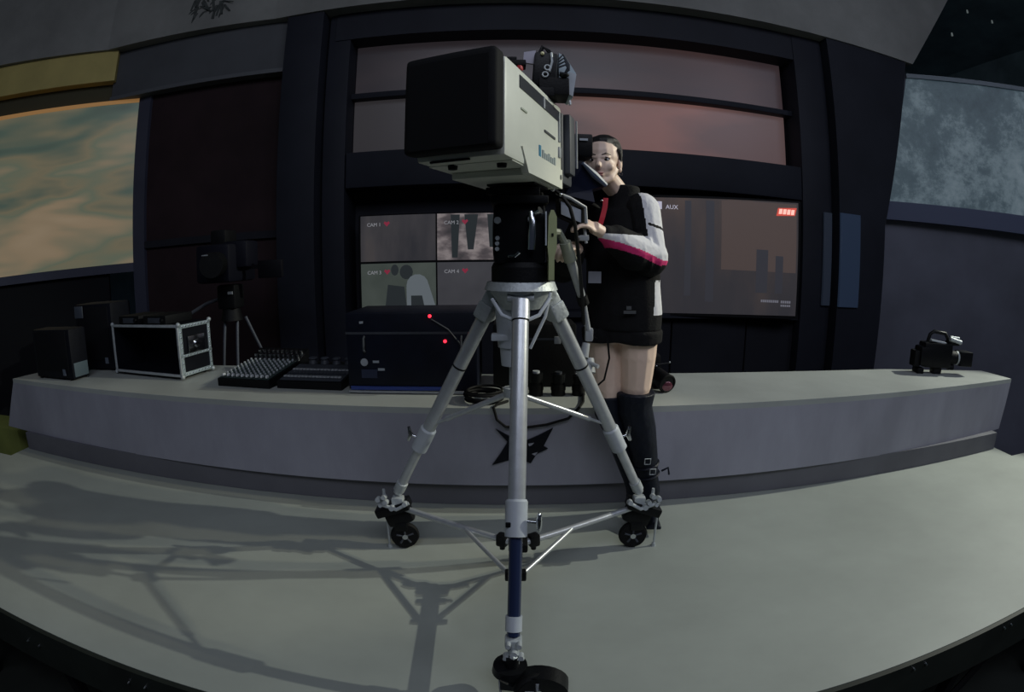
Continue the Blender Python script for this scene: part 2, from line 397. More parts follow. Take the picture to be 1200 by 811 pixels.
# overhead concrete beam, its right end cut on a slant
bm = MB().prism([(-2.25, 4.28, 3.62), (4.42, 4.28, 3.62), (4.42 + 1.93, 4.28, 6.0), (-2.25, 4.28, 6.0)], (0, 0.5, 0))
e1 = A1 + Vector((-0.0, -0.25, 0)); e2 = A2 + Vector((0.1, -0.25, 0))
bm.prism([(-2.25, 4.28, 3.62), (e1.x, e1.y, 3.62), (e1.x, e1.y, 6.0), (-2.25, 4.28, 6.0)], (0, 0.45, 0))
bm.prism([(e1.x, e1.y, 3.62), (e2.x, e2.y, 3.62), (e2.x, e2.y, 6.0), (e1.x, e1.y, 6.0)], (0, 0.45, 0))
struct('ceiling_beam', bm, CONC)
sb = MB(); cx, cz = P(245, 12, Y=4.2).x, P(245, 12, Y=4.2).z
for k in range(60):
    a = random.uniform(-0.5, 0.5); l = random.uniform(0.04, 0.16); x0 = cx + random.uniform(-0.16, 0.2)
    z0 = cz + random.uniform(-0.05, 0.32)
    yy = 4.2
    d0 = Vector((x0, 0, z0)); 
    t = (d0.x - e1.x)/(-2.25 - e1.x); yf = e1.y + (4.28 - e1.y)*t
    sb.prism([(x0, yf - 0.006, z0), (x0 + 0.03, yf - 0.006, z0), (x0 + a*0.3 + 0.02, yf - 0.006, z0 - l), (x0 + a*0.3, yf - 0.006, z0 - l)], (0, 0.01, 0))
struct('wall_scorch_mark', sb, mat('scorched_concrete', (66, 70, 68), 0.9, 0, 0.4, 20))
struct('ceiling', MB().box((0, 3, 6.02), (20, 16, 0.04)), mat('ceiling_black', (120, 140, 142), 0.9, 0, 0.3, 1))
for sx_ in (-1, 1): struct('wall_side_outer', MB().box((9.95*sx_, 2.5, 2.6), (0.05, 13, 7)), mat('outer_wall', (120, 142, 146), 0.9, 0, 0.3, 1))
struct('wall_back_outer', MB().box((0, 9.0, 2.6), (20, 0.05, 7)), mat('outer_wall', (120, 142, 146), 0.9, 0, 0.3, 1))
for px, py in [(1134, 15), (1116, 42), (1163, 27)]:
    q = P(px, py, Y=5.2)
    solo('ceiling_lamp', MB().cyl(q, q + Vector((0, 0, 0.05)), 0.018, 0.014, 10), mat('tiny_lamp', (90, 100, 100), 0.5, emit=(120, 130, 130), es=0.4), q,
         {1134: 'tiny dim lamp up in the dark at upper right, highest of three', 1116: 'tiny dim lamp in the dark above the right LED wall, nearest the beam', 1163: 'tiny dim lamp at upper right, farthest right of three'}[px], 'lamp', 'tiny dim lamps in the dark overhead')

# ================================================================== VIDEO SCREENS IN THE BAY
dx = Vector((1, 0, 0)); dz = Vector((0, 0, 1))
def flat(pts, m_off=0.0): return [Vector(p) for p in pts]
ty = YB - 0.02
ts = thing('video_screen', (-0.6, ty + 0.03, 0.76), 'left video wall screen split into four dim camera pictures with red hearts', 'screen')
part('bezel', MB().box((-0.61, ty + 0.03, 1.18), (1.53, 0.05, 0.87), bev=0.006, seg=1), DULL, ts)
dimgrey = [(0.3, (40, 40, 44)), (0.5, (56, 54, 56)), (0.7, (70, 64, 62))]
CELL = [screen_mat('picture_room', dimgrey, 2.5, (1.6, 1, 0.5), 1.0, grad=(0, 0, 0.7), gw=0.2),
        screen_mat('picture_crowd', [(0.3, (50, 48, 50)), (0.45, (74, 68, 70)), (0.6, (124, 116, 116)), (0.7, (80, 76, 76))], 4, (1.2, 1, 2.4), 1.0),
        screen_mat('picture_operator', [(0.3, (50, 56, 52)), (0.6, (66, 72, 68)), (0.75, (76, 80, 78))], 2.0, (1, 1, 1), 1.0),
        screen_mat('picture_wall', [(0.3, (48, 48, 52)), (0.6, (60, 60, 64)), (0.8, (68, 66, 68))], 2.0, (1, 1, 1), 1.0)]
TXT = mat('screen_lettering', (150, 150, 152), 0.5, emit=(118, 118, 122), es=0.9)
HRT = mat('screen_red_mark', (150, 30, 60), 0.5, emit=(110, 36, 52), es=0.9)
SIL = mat('screen_dark_figure', (30, 34, 36), 0.5, emit=(34, 38, 40), es=1.0)
SILC = mat('screen_pale_figure', (80, 86, 90), 0.5, emit=(82, 88, 92), es=1.0)
cells = [(-1.355, 1.195), (-0.655, 1.195), (-1.355, 0.765), (-0.655, 0.765)]
labs = ['CAM 1', 'CAM 2', 'CAM 3', 'CAM 4']
for (x0, z0), m, s in zip(cells, CELL, labs):
    o = part('picture', MB().box((x0 + 0.3425, ty + 0.003, z0 + 0.205), (0.685, 0.006, 0.41)), m, ts)
    text_mesh(s, 0.045, TXT, 'lettering', o, (x0 + 0.06, ty - 0.002, z0 + 0.315), dx, dz)
    hx, hz = x0 + 0.245, z0 + 0.335
    part('heart_mark', MB().prism([(hx, ty - 0.002, hz - 0.025), (hx + 0.028, ty - 0.002, hz + 0.006), (hx + 0.018, ty - 0.002, hz + 0.022), (hx, ty - 0.002, hz + 0.012), (hx - 0.018, ty - 0.002, hz + 0.022), (hx - 0.028, ty - 0.002, hz + 0.006)], (0, 0.002, 0)), HRT, o)
x0, z0 = cells[2]; fg = ts.children[-1] if False else None
def blobpoly(cx, cz, rx, rz, n=14, y=ty - 0.001, rot=0):
    return [(cx + rx*math.cos(2*PI*k/n)*math.cos(rot) - rz*math.sin(2*PI*k/n)*math.sin(rot), y, cz + rx*math.cos(2*PI*k/n)*math.sin(rot) + rz*math.sin(2*PI*k/n)*math.cos(rot)) for k in range(n)]
pb = MB(); V = (0, 0.001, 0)
pb.prism(blobpoly(x0+0.42, z0+0.33, 0.06, 0.065), V).prism(blobpoly(x0+0.315, z0+0.35, 0.035, 0.05), V)
pb.prism([(x0+0.25, ty-0.0015, z0+0.22), (x0+0.40, ty-0.0015, z0+0.20), (x0+0.42, ty-0.0015, z0+0.02), (x0+0.22, ty-0.0015, z0+0.01)], V)
pb.prism([(x0+0.46, ty-0.0022, z0+0.12), (x0+0.56, ty-0.0022, z0+0.12), (x0+0.58, ty-0.0022, z0+0.02), (x0+0.46, ty-0.0022, z0+0.02)], V)
part('dark_figure', pb, SIL, ts, 'dark head and rig of the filmed camera operator')
pb = MB().prism(blobpoly(x0+0.52, z0+0.21, 0.10, 0.10, y=ty-0.0012), V).prism([(x0+0.42, ty-0.0018, z0+0.20), (x0+0.62, ty-0.0018, z0+0.22), (x0+0.685, ty-0.0018, z0+0.01), (x0+0.42, ty-0.0018, z0+0.01)], V)
part('pale_figure', pb, SILC, ts, 'pale shirt of the filmed camera operator')
x0, z0 = cells[1]; pb = MB()
for a, b_, c, d in [(0.24, 0.36, 0.40, 0.09), (0.44, 0.54, 0.40, 0.11), (0.12, 0.20, 0.40, 0.02), (0.58, 0.66, 0.4, 0.14)]:
    pb.prism([(x0+a, ty-0.001, z0+c), (x0+b_, ty-0.001, z0+c), (x0+(a+b_)/2+0.02, ty-0.001, z0+d), (x0+(a+b_)/2-0.03, ty-0.001, z0+d)], V)
part('dark_figure', pb, SIL, ts, 'dark legs of people in the brighter picture')
# right screen, swung slightly towards the stage
S0, S1 = Vector((0.95, 4.50, 0)), Vector((2.68, 4.32, 0)); dS = (S1 - S0).normalized(); nS = Vector((dS.y, -dS.x, 0))
t2 = thing('video_screen', ((S0.x+S1.x)/2, (S0.y+S1.y)/2 + 0.03, 0.73), 'right video wall screen with one dim brownish picture and red corner banner', 'screen')
def sp(u, z, off=0.0): v = S0 + dS*u + nS*off; return Vector((v.x, v.y, z))
WS = (S1 - S0).length
part('bezel', MB().prism([sp(-0.03, 0.715, -0.01), sp(WS+0.03, 0.715, -0.01), sp(WS+0.03, 1.835, -0.01), sp(-0.03, 1.79, -0.01)], -nS*0.05), DULL, t2)
PIC = screen_mat('picture_street', [(0.3, (40, 40, 45)), (0.48, (48, 46, 49)), (0.62, (60, 53, 52)), (0.8, (84, 68, 60))], 1.6, (2.0, 1, 0.8), 1.0, grad=(2, -0.6, 1.5), gw=0.45, detail=5)
part('picture', MB().prism([sp(0, 0.735), sp(WS, 0.745), sp(WS, 1.815), sp(0, 1.765)], -nS*0.006), PIC, t2)
BROWN = mat('screen_brown_wall', (80, 64, 56), 0.5, emit=(66, 57, 55), es=0.9)
part('pale_figure', MB().prism([sp(0.95, 1.15, 0.001), sp(1.72, 1.15, 0.001), sp(1.72, 1.80, 0.001), sp(0.95, 1.78, 0.001)], nS*0.001), BROWN, t2, 'brown glow in the picture')
pb = MB()
for a, b_, c, d in [(0.60, 0.66, 0.9, 1.76), (0.80, 0.88, 0.85, 1.77), (1.3, 1.42, 0.95, 1.35), (0.1, 0.34, 0.9, 1.3), (1.5, 1.58, 0.95, 1.3)]:
    pb.prism([sp(a, c, 0.003), sp(b_, c, 0.003), sp(b_, d, 0.003), sp(a, d, 0.003)], nS*0.001)
part('dark_figure', pb, mat('screen_dark_column', (44, 44, 50), 0.5, emit=(43, 43, 48), es=1.0), t2, 'dark upright shapes in the picture')
part('banner', MB().prism([sp(1.50, 1.675, 0.006), sp(1.70, 1.69, 0.006), sp(1.72, 1.765, 0.006), sp(1.52, 1.75, 0.006)], nS*0.001), mat('screen_red_banner', (160, 60, 50), 0.5, emit=(190, 74, 62), es=1.0), t2, 'red parallelogram banner')
bl = MB()
for k in range(4): u = 1.525 + k*0.043; bl.prism([sp(u, 1.695, 0.008), sp(u+0.034, 1.697, 0.008), sp(u+0.042, 1.745, 0.008), sp(u+0.008, 1.743, 0.008)], nS*0.001)
part('banner_letters', bl, mat('screen_pink_letters', (230, 180, 165), 0.5, emit=(240, 180, 165), es=1.1), t2, 'blurred pale letters on the red banner')
text_mesh('AUX', 0.055, mat('screen_white_letters', (160, 160, 170), 0.5, emit=(160, 158, 172), es=1.0), 'lettering', t2, sp(0.42, 1.675, 0.006), dS, dz)
part('channel_block', MB().prism([sp(0.34, 1.67, 0.006), sp(0.385, 1.67, 0.006), sp(0.385, 1.74, 0.006), sp(0.34, 1.74, 0.006)], nS*0.001), MATS['screen_white_letters'], t2, 'small white block beside the lettering')
part('channel_block', MB().prism([sp(0.22, 1.63, 0.005), sp(0.34, 1.63, 0.005), sp(0.34, 1.72, 0.005), sp(0.22, 1.72, 0.005)], nS*0.001), mat('screen_violet', (44, 38, 66), 0.5, emit=(46, 40, 70), es=1.0), t2, 'dark violet block beside the lettering')
bl = MB(); 
for k in range(9): u = 1.36 + k*0.021; bl.prism([sp(u, 0.865, 0.006), sp(u+0.016, 0.865, 0.006), sp(u+0.016, 0.888, 0.006), sp(u, 0.888, 0.006)], nS*0.001)
for k in range(5): u = 1.57 + k*0.022; bl.prism([sp(u, 0.862, 0.006), sp(u+0.016, 0.862, 0.006), sp(u+0.016, 0.886, 0.006), sp(u, 0.886, 0.006)], nS*0.001).prism([sp(u, 0.83, 0.006), sp(u+0.016, 0.83, 0.006), sp(u+0.016, 0.848, 0.006), sp(u, 0.848, 0.006)], nS*0.001)
part('caption', bl, mat('screen_grey_letters', (90, 90, 98), 0.5, emit=(92, 92, 100), es=1.0), t2, 'small blurred grey caption')

# ================================================================== DESK
ZT = 0.52
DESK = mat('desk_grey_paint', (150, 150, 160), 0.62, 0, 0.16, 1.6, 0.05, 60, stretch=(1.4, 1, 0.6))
DTOP = mat('desk_top_paint', (160, 164, 160), 0.5, 0, 0.10, 2.2, 0.1, 30)
def fy(x): return 2.265 + 0.0155*x*x
tdk = thing('desk', (0, 2.6, 0.0), 'long grey curved presenter desk with dark star emblem behind the tripod', 'desk')
XL, XR = -3.80, 3.80
xs = [XL + (XR-XL)*k/28 for k in range(29)]
part('desk_top', MB().prism([(x, fy(x), ZT-0.03) for x in xs] + [(XR-0.05, 2.80, ZT-0.03), (2.7, 2.97, ZT-0.03), (-1.0, 2.97, ZT-0.03), (-1.2, 3.15, ZT-0.03), (-3.5, 3.15, ZT-0.03), (XL+0.1, 2.80, ZT-0.03)], (0, 0, 0.03)), DTOP, tdk, 'pale grey worktop')
bmf = MB(); b_ = bmf.bm; rows = []
for x in xs:
    sx = x*(1 + (0.035 if x < 0 else 0.0)*1)
    rows.append([b_.verts.new((x, fy(x), ZT-0.03)), b_.verts.new((x*(1 + 0.055*min(1, max(0, (-x-2.6)/1.2)) if x < 0 else 0.985), fy(x)-0.0, 0.127)), b_.verts.new((x*(1 + 0.055*min(1, max(0, (-x-2.6)/1.2)) if x < 0 else 0.985), fy(x)+0.25, 0.127)), b_.verts.new((x, fy(x)+0.25, ZT-0.03))])
for a, c in zip(rows, rows[1:]):
    for k in range(4): b_.faces.new((a[k], c[k], c[(k+1) % 4], a[(k+1) % 4]))
b_.faces.new(rows[0]); b_.faces.new(rows[-1][::-1])
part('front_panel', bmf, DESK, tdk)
def ky(x): return 2.302 + 0.0085*x*x
xk = [-3.64 + 7.26*k/20 for k in range(21)]
part('kick_panel', MB().prism([(x, ky(x), 0.002) for x in xk] + [(3.62, 2.86, 0.002), (-3.66, 2.86, 0.002)], (0, 0, 0.128)), mat('kick_shaded_grey', (98, 98, 104), 0.6, 0, 0.12, 2), tdk, 'recessed darker kick panel')  # kick grey darkened to stand in for shade under the panel
em = [(581,503),(596,511),(604,514),(618,516),(630,511),(648,502),(637,523),(642,526),(629,532),(622,543),(606,536),(594,540),(577,545),(587,531),(595,518)]
part('star_emblem', MB().prism([P(x, y, Y=2.256) for x, y in em], (0, 0.012, 0)), mat('emblem_black', (14, 16, 24), 0.45), tdk, 'dark jagged star emblem')
sl = MB()
for pts in [[(619, 520), (626, 519), (623, 522), (620, 523)], [(623, 532), (630, 530), (627, 534)]]:
    sl.prism([P(x, y, Y=2.2545) for x, y in pts], (0, 0.003, 0))
part('emblem_cut', sl, DESK, tdk, 'two small grey slits in the emblem')

# ================================================================== TRIPOD
tp = thing('tripod', (0.025, 1.60, 0.0), 'tall silver three-legged studio tripod carrying the big white camera', 'tripod')
apex = Vector((0.028, 1.60, 1.09))
bw = MB(); bw.cyl(apex + Vector((0,0,0.015)), apex + Vector((0,0,0.040)), 0.115, 0.105, 28).cyl(apex - Vector((0,0,0.045)), apex + Vector((0,0,0.015)), 0.06, 0.10, 28)
part('bowl', bw, ALU2, tp)
legs = [((0.026, 1.515, 1.075), (0.004, 1.105, 0.20)), ((-0.058, 1.665, 1.075), (-0.465, 1.865, 0.275)), ((0.118, 1.665, 1.075), (0.520, 1.865, 0.275))]
part('web_casting', MB().tube([(-0.06, 1.53, 1.08), (-0.03, 1.50, 1.035), (0.026, 1.49, 1.012), (0.08, 1.50, 1.035), (0.115, 1.53, 1.085)], 0.006, 8).tube([(0.115, 1.53, 1.10), (0.10, 1.52, 1.03), (0.055, 1.53, 0.93)], 0.005, 8), LGREY, tp, 'curved cable loops')
part('column', MB().cyl((0.0, 1.62, 0.92), (0.0, 1.62, 1.06), 0.045, 0.055, 18).cyl((0.0, 1.62, 0.86), (0.0, 1.62, 0.93), 0.034, 0.04, 18).box((-0.015, 1.60, 0.955), (0.10, 0.05, 0.02), bev=0.004), LGREY, tp, 'pale grey leveling column')
part('hub', MB().cyl((0.0, 1.62, 0.755), (0.0, 1.62, 0.785), 0.028, 0.028, 16).cyl((0.0, 1.62, 0.74), (0.0, 1.62, 0.86), 0.009, 0.009, 10), ALU2, tp)
for i, (a, b) in enumerate(legs):
    a, b = Vector(a), Vector(b); d = (b - a).normalized(); Ln = (b - a).length
    side = d.cross(Vector((0, 0, 1))).normalized(); out = Vector((d.x, d.y, 0)).normalized()
    k1 = 0.60 if i == 0 else 0.62
    col0 = a + d*Ln*k1; r = 0.0245
    lg = part('leg', MB().cyl(a + d*0.045, col0 + d*0.02, r, r, 24).cyl(a - d*0.0 , a + d*0.06, r+0.003, r+0.003, 24), ALU, tp)
    kn = MB()
    if i: kn.box(a + d*0.02, (0.066, 0.05, 0.13), rot=d.to_track_quat('Z', 'Y').to_matrix(), bev=0.010).box(a + d*0.05, (0.078, 0.055, 0.06), rot=d.to_track_quat('Z', 'Y').to_matrix(), bev=0.01)
    else: kn.box(a + Vector((0, 0.03, 0.004)), (0.05, 0.05, 0.04), bev=0.008)
    kn.cyl(a - side*0.04 - d*0.01, a + side*0.04 - d*0.01, 0.012, 0.012, 12)
    part('shoulder_joint', kn, ALU2, lg)
    part('leg_band', MB().cyl(a + d*Ln*0.30 if i else a + d*0.058, a + d*(Ln*0.30 + 0.006) if i else a + d*0.064, r+0.0012, r+0.0012, 24), DULL, lg)
    # collar with wing knob
    cl = MB().cyl(col0, col0 + d*0.098, 0.031, 0.031, 26).cyl(col0 - d*0.006, col0, 0.027, 0.031, 26)
    part('clamp_collar', cl, LGREY, lg)
    kd = Vector((1, -0.25, 0)).normalized() if i == 0 else (out*0.8 + Vector((0, -0.3, 0.25))).normalized()
    kp = col0 + d*0.052
    kb = MB().cyl(kp + kd*0.03, kp + kd*0.058, 0.0055, 0.0055, 10)
    if i == 0: kb.ell(kp + kd*0.064, (0.009, 0.012, 0.032))
    else: kb.tube([kp + kd*0.058 + Vector((0, 0, 0.030)), kp + kd*0.052, kp + kd*0.064 - Vector((0, 0, 0.028))], [0.006, 0.010, 0.006], 8)
    part('wing_knob', kb, CHROME, lg)
    if i == 0: part('clamp_screw', MB().box(kp + Vector((-0.022, -0.028, 0)), (0.014, 0.008, 0.014), bev=0.002), BLACK, lg)
    lo = part('lower_leg', MB().cyl(col0 + d*0.09, b, 0.0185, 0.0185, 20), BLUETUBE if i == 0 else ALU, tp, 'dark blue glossy lower tube' if i == 0 else None)
    fe = MB().cyl(b - d*0.06, b - d*0.015, 0.0235, 0.0235, 20)
    part('foot_ferrule', fe, LGREY if i == 0 else ALU2, lo)
    # spreader arm from the hub up to this leg
    h = Vector((0.0, 1.62, 0.77)); e = a + d*(Ln*0.60); hd = (e - h).normalized()
    sa = MB().cyl(h + hd*0.02, h + hd*((e-h).length*0.78), 0.0095, 0.0095, 12).cyl(h + hd*((e-h).length*0.75), e, 0.0055, 0.0055, 10)
    part('spreader_arm', sa, ALU, tp)

# ================================================================== DOLLY
td = thing('tripod_dolly', (0.025, 1.60, 0.0), 'black wheeled three-armed dolly clamped under the tripod feet', 'dolly')
hub = Vector((0.022, 1.62, 0.190))
part('hub', MB().box(hub, (0.07, 0.07, 0.035), bev=0.008).cyl(hub - Vector((0,0,0.03)), hub + Vector((0,0,0.03)), 0.014, 0.014, 12), DULL, td)
ends = [Vector((0.004, 1.10, 0.165)), Vector((-0.470, 1.875, 0.205)), Vector((0.525, 1.875, 0.205))]
wheels = [Vector((0.065, 1.02, 0.063)), Vector((-0.455, 1.88, 0.063)), Vector((0.515, 1.88, 0.063))]
wdir = [Vector((0.25, -1, 0)).normalized(), Vector((0.22, -1, 0)).normalized(), Vector((-0.10, -1, 0)).normalized()]
for i, (e, wc, wd) in enumerate(zip(ends, wheels, wdir)):
    d = (e - hub).normalized()
    part('arm', MB().cyl(hub + d*0.03, e, 0.0125 if i else 0.016, 0.0125 if i else 0.016, 12), DULL if i == 0 else ALU, td)
    part('arm_clamp', MB().box(hub + d*0.065, (0.04, 0.035, 0.05), rot=d.to_track_quat('X', 'Z').to_matrix(), bev=0.008).cyl(hub + d*0.065 - Vector((0,0,0.04)), hub + d*0.065 + Vector((0,0,0.01)), 0.010, 0.012, 12), BLACK, td)
    if i:
        m_ = hub + d*((e - hub).length*0.42); f0 = Vector((0.012 + (0.022 if i == 2 else -0.022), 1.44, 0.182))
        part('brace', MB().cyl(m_, f0, 0.0085, 0.0085, 10), ALU, td)
        part('brace_clamp', MB().box(f0 + Vector((0, 0, -0.004)), (0.028, 0.03, 0.036), bev=0.006), BLACK, td)
    # foot plate and cast clamp
    foot = Vector(legs[i][1])
    if i:
        sgn = -1 if i == 1 else 1
        part('foot_plate', MB().box(e + Vector((0.02*sgn, -0.01, 0.0)), (0.15, 0.08, 0.040), bev=0.01, rot=Matrix.Rotation(sgn*0.35, 3, 'Y')).box(e + Vector((0.0*sgn, 0.01, -0.05)), (0.12, 0.06, 0.07), bev=0.018, rot=Matrix.Rotation(sgn*0.35, 3, 'Y')), BLACK, td)
        cc = MB().box(foot + Vector((0.0, -0.01, -0.038)), (0.05, 0.045, 0.05), bev=0.01)
        for k, (ux, uz, rr) in enumerate([(0.035, -0.035, 0.012), (-0.045, -0.03, 0.013), (0.05*sgn, -0.008, 0.012), (0.075*sgn, -0.02, 0.013), (0.02*sgn, -0.055, 0.014), (0.066*sgn, -0.045, 0.010)]):
            c_ = foot + Vector((ux, -0.03, uz)); cc.cyl(c_, c_ + Vector((0, -0.026, 0.006)), rr, rr*0.8, 10)
        cc.tube([foot + Vector((-0.05*sgn, -0.035, -0.03)), foot + Vector((0, -0.05, -0.055)), foot + Vector((0.08*sgn, -0.04, -0.035))], 0.008, 8)
        cc.cyl(foot + Vector((0.06*sgn, 0, -0.02)), foot + Vector((0.06*sgn, 0, 0.012)), 0.008, 0.006, 8)
        part('foot_clamp', cc, ALU2, td)
        bx_ = e.x + (0.088 if i == 2 else -0.055)
        part('brake_rod', MB().cyl((bx_, e.y, 0.010), (bx_, e.y, 0.15), 0.005, 0.005, 8).cyl((bx_, e.y, 0.0), (bx_, e.y, 0.014), 0.011, 0.009, 10), ALU2, td)
        part('fork', MB().box((wc.x + 0.01*sgn, wc.y + 0.0, 0.115), (0.06, 0.055, 0.05), bev=0.014), BLACK, td)
    else:
        cc = MB().box(foot + Vector((0, -0.005, -0.02)), (0.048, 0.04, 0.035), bev=0.008).box(foot + Vector((0, -0.02, -0.07)), (0.034, 0.03, 0.05), bev=0.008)
        for ux, uz, rr in [(-0.015, -0.012, 0.009), (0.015, -0.012, 0.009), (0.0, -0.045, 0.013), (-0.02, -0.058, 0.010), (0.02, -0.058, 0.010), (0.0, -0.088, 0.011)]:
            c_ = foot + Vector((ux, -0.02, uz)); cc.cyl(c_, c_ + Vector((0, -0.022, 0.004)), rr, rr*0.8, 10)
        cc.tube([foot + Vector((-0.026, -0.03, -0.066)), foot + Vector((0, -0.044, -0.05)), foot + Vector((0.026, -0.03, -0.066))], 0.007, 8)
        part('foot_clamp', cc, ALU2, td)
        part('foot_plate', MB().cyl((-0.005, 1.075, 0.086), (-0.005, 1.075, 0.112), 0.052, 0.048, 24).cyl((0, 1.07, 0.10), (0.0, 1.07, 0.15), 0.02, 0.018, 14), BLACK, td)
        # long rounded wheel cover
        pts = []
        for k in range(13): a_ = PI*k/12; pts.append((0.080 + 0.078*math.cos(a_), 0, 0.062 + 0.062*math.sin(a_)))
        cv = MB().prism([(-0.03, 0, 0.10), (-0.03, 0, 0.062)] + [(0.158, 0, 0.055)] + pts[1:-1], (0, 0.055, 0), M=Matrix.Translation((0.0, 1.04, 0)) @ Matrix.Rotation(-0.12, 4, 'Z') @ Matrix.Translation((0, -0.0275, 0)))
        part('wheel_cover', cv, BLACK, td, 'rounded black wheel cover')
    wh = part('wheel', MB().cyl(wc - wd*0.016, wc + wd*0.016, 0.056, 0.056, 28).torus(wc, wd, 0.046, 0.016, 28, 10), RUBBER, td)
    hb = MB().cyl(wc - wd*0.022, wc + wd*0.022, 0.012, 0.012, 12)
    part('wheel_hub', hb, CHROME, wh)
    sp_ = MB(); u = wd.cross(Vector((0, 0, 1))).normalized()
    for k in range(5): a_ = 2*PI*k/5 + 0.3; v = u*math.cos(a_) + Vector((0, 0, math.sin(a_))); sp_.cyl(wc + wd*0.015 + v*0.010, wc + wd*0.015 + v*0.038, 0.004, 0.0055, 6)
    part('spoke', sp_, GREYP if i == 0 else DGREY, wh)
part('cable', MB().tube([(-0.03, 1.09, 0.09), (-0.035, 1.06, 0.05), (-0.03, 1.03, 0.004)], 0.004, 6), GREYP, td)

# ================================================================== PAN AND TILT HEAD
hd_ = thing('pan_tilt_unit', (0.028, 1.60, 1.13), 'black pan and tilt head with pale side plate between tripod and camera', 'tripod mount')
part('base', MB().cyl((0.028, 1.60, 1.131), (0.028, 1.60, 1.175), 0.092, 0.092, 28).cyl((0.028, 1.60, 1.175), (0.028, 1.60, 1.19), 0.092, 0.085, 28), DULL, hd_)
part('tilt_housing', MB().box((0.022, 1.60, 1.275), (0.155, 0.15, 0.18), bev=0.014).cyl((-0.058, 1.60, 1.27), (0.10, 1.60, 1.27), 0.062, 0.062, 24), BLACK, hd_)
part('tilt_plate', MB().box((0.022, 1.60, 1.377), (0.17, 0.20, 0.024), bev=0.005).box((0.022, 1.60, 1.403), (0.12, 0.18, 0.026), bev=0.004), DULL, hd_)
kn = MB()
for dx_, z, rr, l in [(-0.065, 1.315, 0.011, 0.018), (-0.065, 1.262, 0.007, 0.014), (-0.066, 1.246, 0.007, 0.014), (-0.066, 1.230, 0.007, 0.014), (0.035, 1.318, 0.012, 0.02)]:
    kn.cyl((0.022+dx_, 1.525, z), (0.022+dx_, 1.525-l, z), rr, rr*0.9, 12)
part('knob', kn, ALU2, hd_)
part('brake_lever', MB().tube([(0.055, 1.512, 1.34), (0.060, 1.505, 1.31), (0.058, 1.502, 1.27), (0.056, 1.505, 1.228)], [0.008, 0.011, 0.013, 0.012], 10).tube([(0.066, 1.51, 1.335), (0.083, 1.50, 1.343)], [0.008, 0.013], 10), CHROME, hd_, 'bright chrome brake lever')
part('small_lever', MB().tube([(-0.01, 1.515, 1.208), (0.008, 1.503, 1.208), (0.022, 1.50, 1.220)], 0.005, 8), CHROME, hd_)
sp2 = MB().prism([(0, 1.545, 1.335), (0, 1.565, 1.362), (0, 1.59, 1.362), (0, 1.61, 1.335), (0, 1.61, 1.245), (0, 1.59, 1.205), (0, 1.59, 1.135), (0, 1.565, 1.135), (0, 1.562, 1.205), (0, 1.545, 1.245)], (0.014, 0, 0))
pl_ = MB().prism([(0.107, 1.50, 1.325), (0.114, 1.50, 1.345), (0.122, 1.50, 1.345), (0.131, 1.50, 1.325), (0.131, 1.50, 1.235), (0.124, 1.50, 1.205), (0.124, 1.50, 1.138), (0.107, 1.50, 1.138), (0.107, 1.50, 1.205), (0.104, 1.50, 1.235)], (0, 0.10, 0))
part('side_plate', pl_, OLIVE, hd_, 'pale olive side plate')
part('side_badge', MB().box((0.118, 1.498, 1.272), (0.006, 0.003, 0.008)), BLACK, hd_)
part('side_rib', MB().box((0.099, 1.505, 1.29), (0.004, 0.02, 0.10)), LGREY, hd_)
# pan bar
b0, b1, b2, b3 = P(655, 272, Y=1.70), P(664, 290, Y=1.72), P(683, 352, Y=1.80), P(690, 392, Y=1.84)
dd = (b2 - b1).normalized()
pb_ = part('pan_bar', MB().cyl(b1 + dd*0.03, b2, 0.017, 0.014, 16).cyl(b2, b3, 0.011, 0.011, 12), GREYP, hd_, 'grey telescopic pan bar')
part('pan_bar_socket', MB().cyl(b1 - dd*0.02, b1 + dd*0.05, 0.020, 0.023, 16).tube([(0.11, 1.62, b0.z), b0, b1], 0.012, 8), mat('olive_grey', (134, 138, 124), 0.5), pb_)
part('pan_bar_collar', MB().cyl(b2 - dd*0.02, b2 + dd*0.015, 0.020, 0.020, 16), DULL, pb_)
g = b3; part('pan_bar_grip', MB().box(g + Vector((0.0, 0, 0.0)), (0.03, 0.03, 0.05), bev=0.008).cyl(g + Vector((-0.01, -0.01, -0.03)), g + Vector((-0.02, -0.02, -0.08)), 0.014, 0.018, 12).cyl(g + Vector((0.0, 0, -0.09)), g + Vector((0.0, -0.02, -0.14)), 0.022, 0.026, 14).cyl(g + Vector((0.0, -0.02, -0.10)), g + Vector((0.03, -0.05, -0.11)), 0.008, 0.008, 8), GREYP, pb_, 'grey focus demand under the bar')

# ================================================================== BROADCAST CAMERA WITH BOX LENS
yaw = -0.363
BX = Vector((-0.030, 1.17, 1.449))                       # front lower corner at the viewer's right
M = Matrix.Translation(BX) @ Matrix.Rotation(yaw, 4, 'Z')
tcx = thing('broadcast_camera', M @ Vector((-0.12, 0.42, -0.02)), 'big cream box-lens studio camera with black square hood on the tall tripod', 'camera')
W, HH, LEN = 0.245, 0.262, 0.545
hs = MB().box((-W/2, 0.02 + LEN/2, HH/2), (W, LEN-0.04, HH), M=M, bev=0.012)
lens = part('lens_housing', hs, CREAM, tcx)
part('belly_plate', MB().prism([(-W+0.005, 0.10, 0), (-0.005, 0.10, 0), (-0.005, LEN-0.02, 0), (-W+0.005, LEN-0.02, 0), ], (0, 0, -0.002), M=M).prism([(0.004, 0.15, 0.045), (0.004, 0.20, -0.018), (0.004, LEN-0.01, -0.018), (0.004, LEN-0.01, 0.045)], (-0.02, 0, 0), M=M).box((-W/2, 0.36, -0.012), (W-0.03, 0.30, 0.02), M=M, bev=0.004), CREAM, lens)
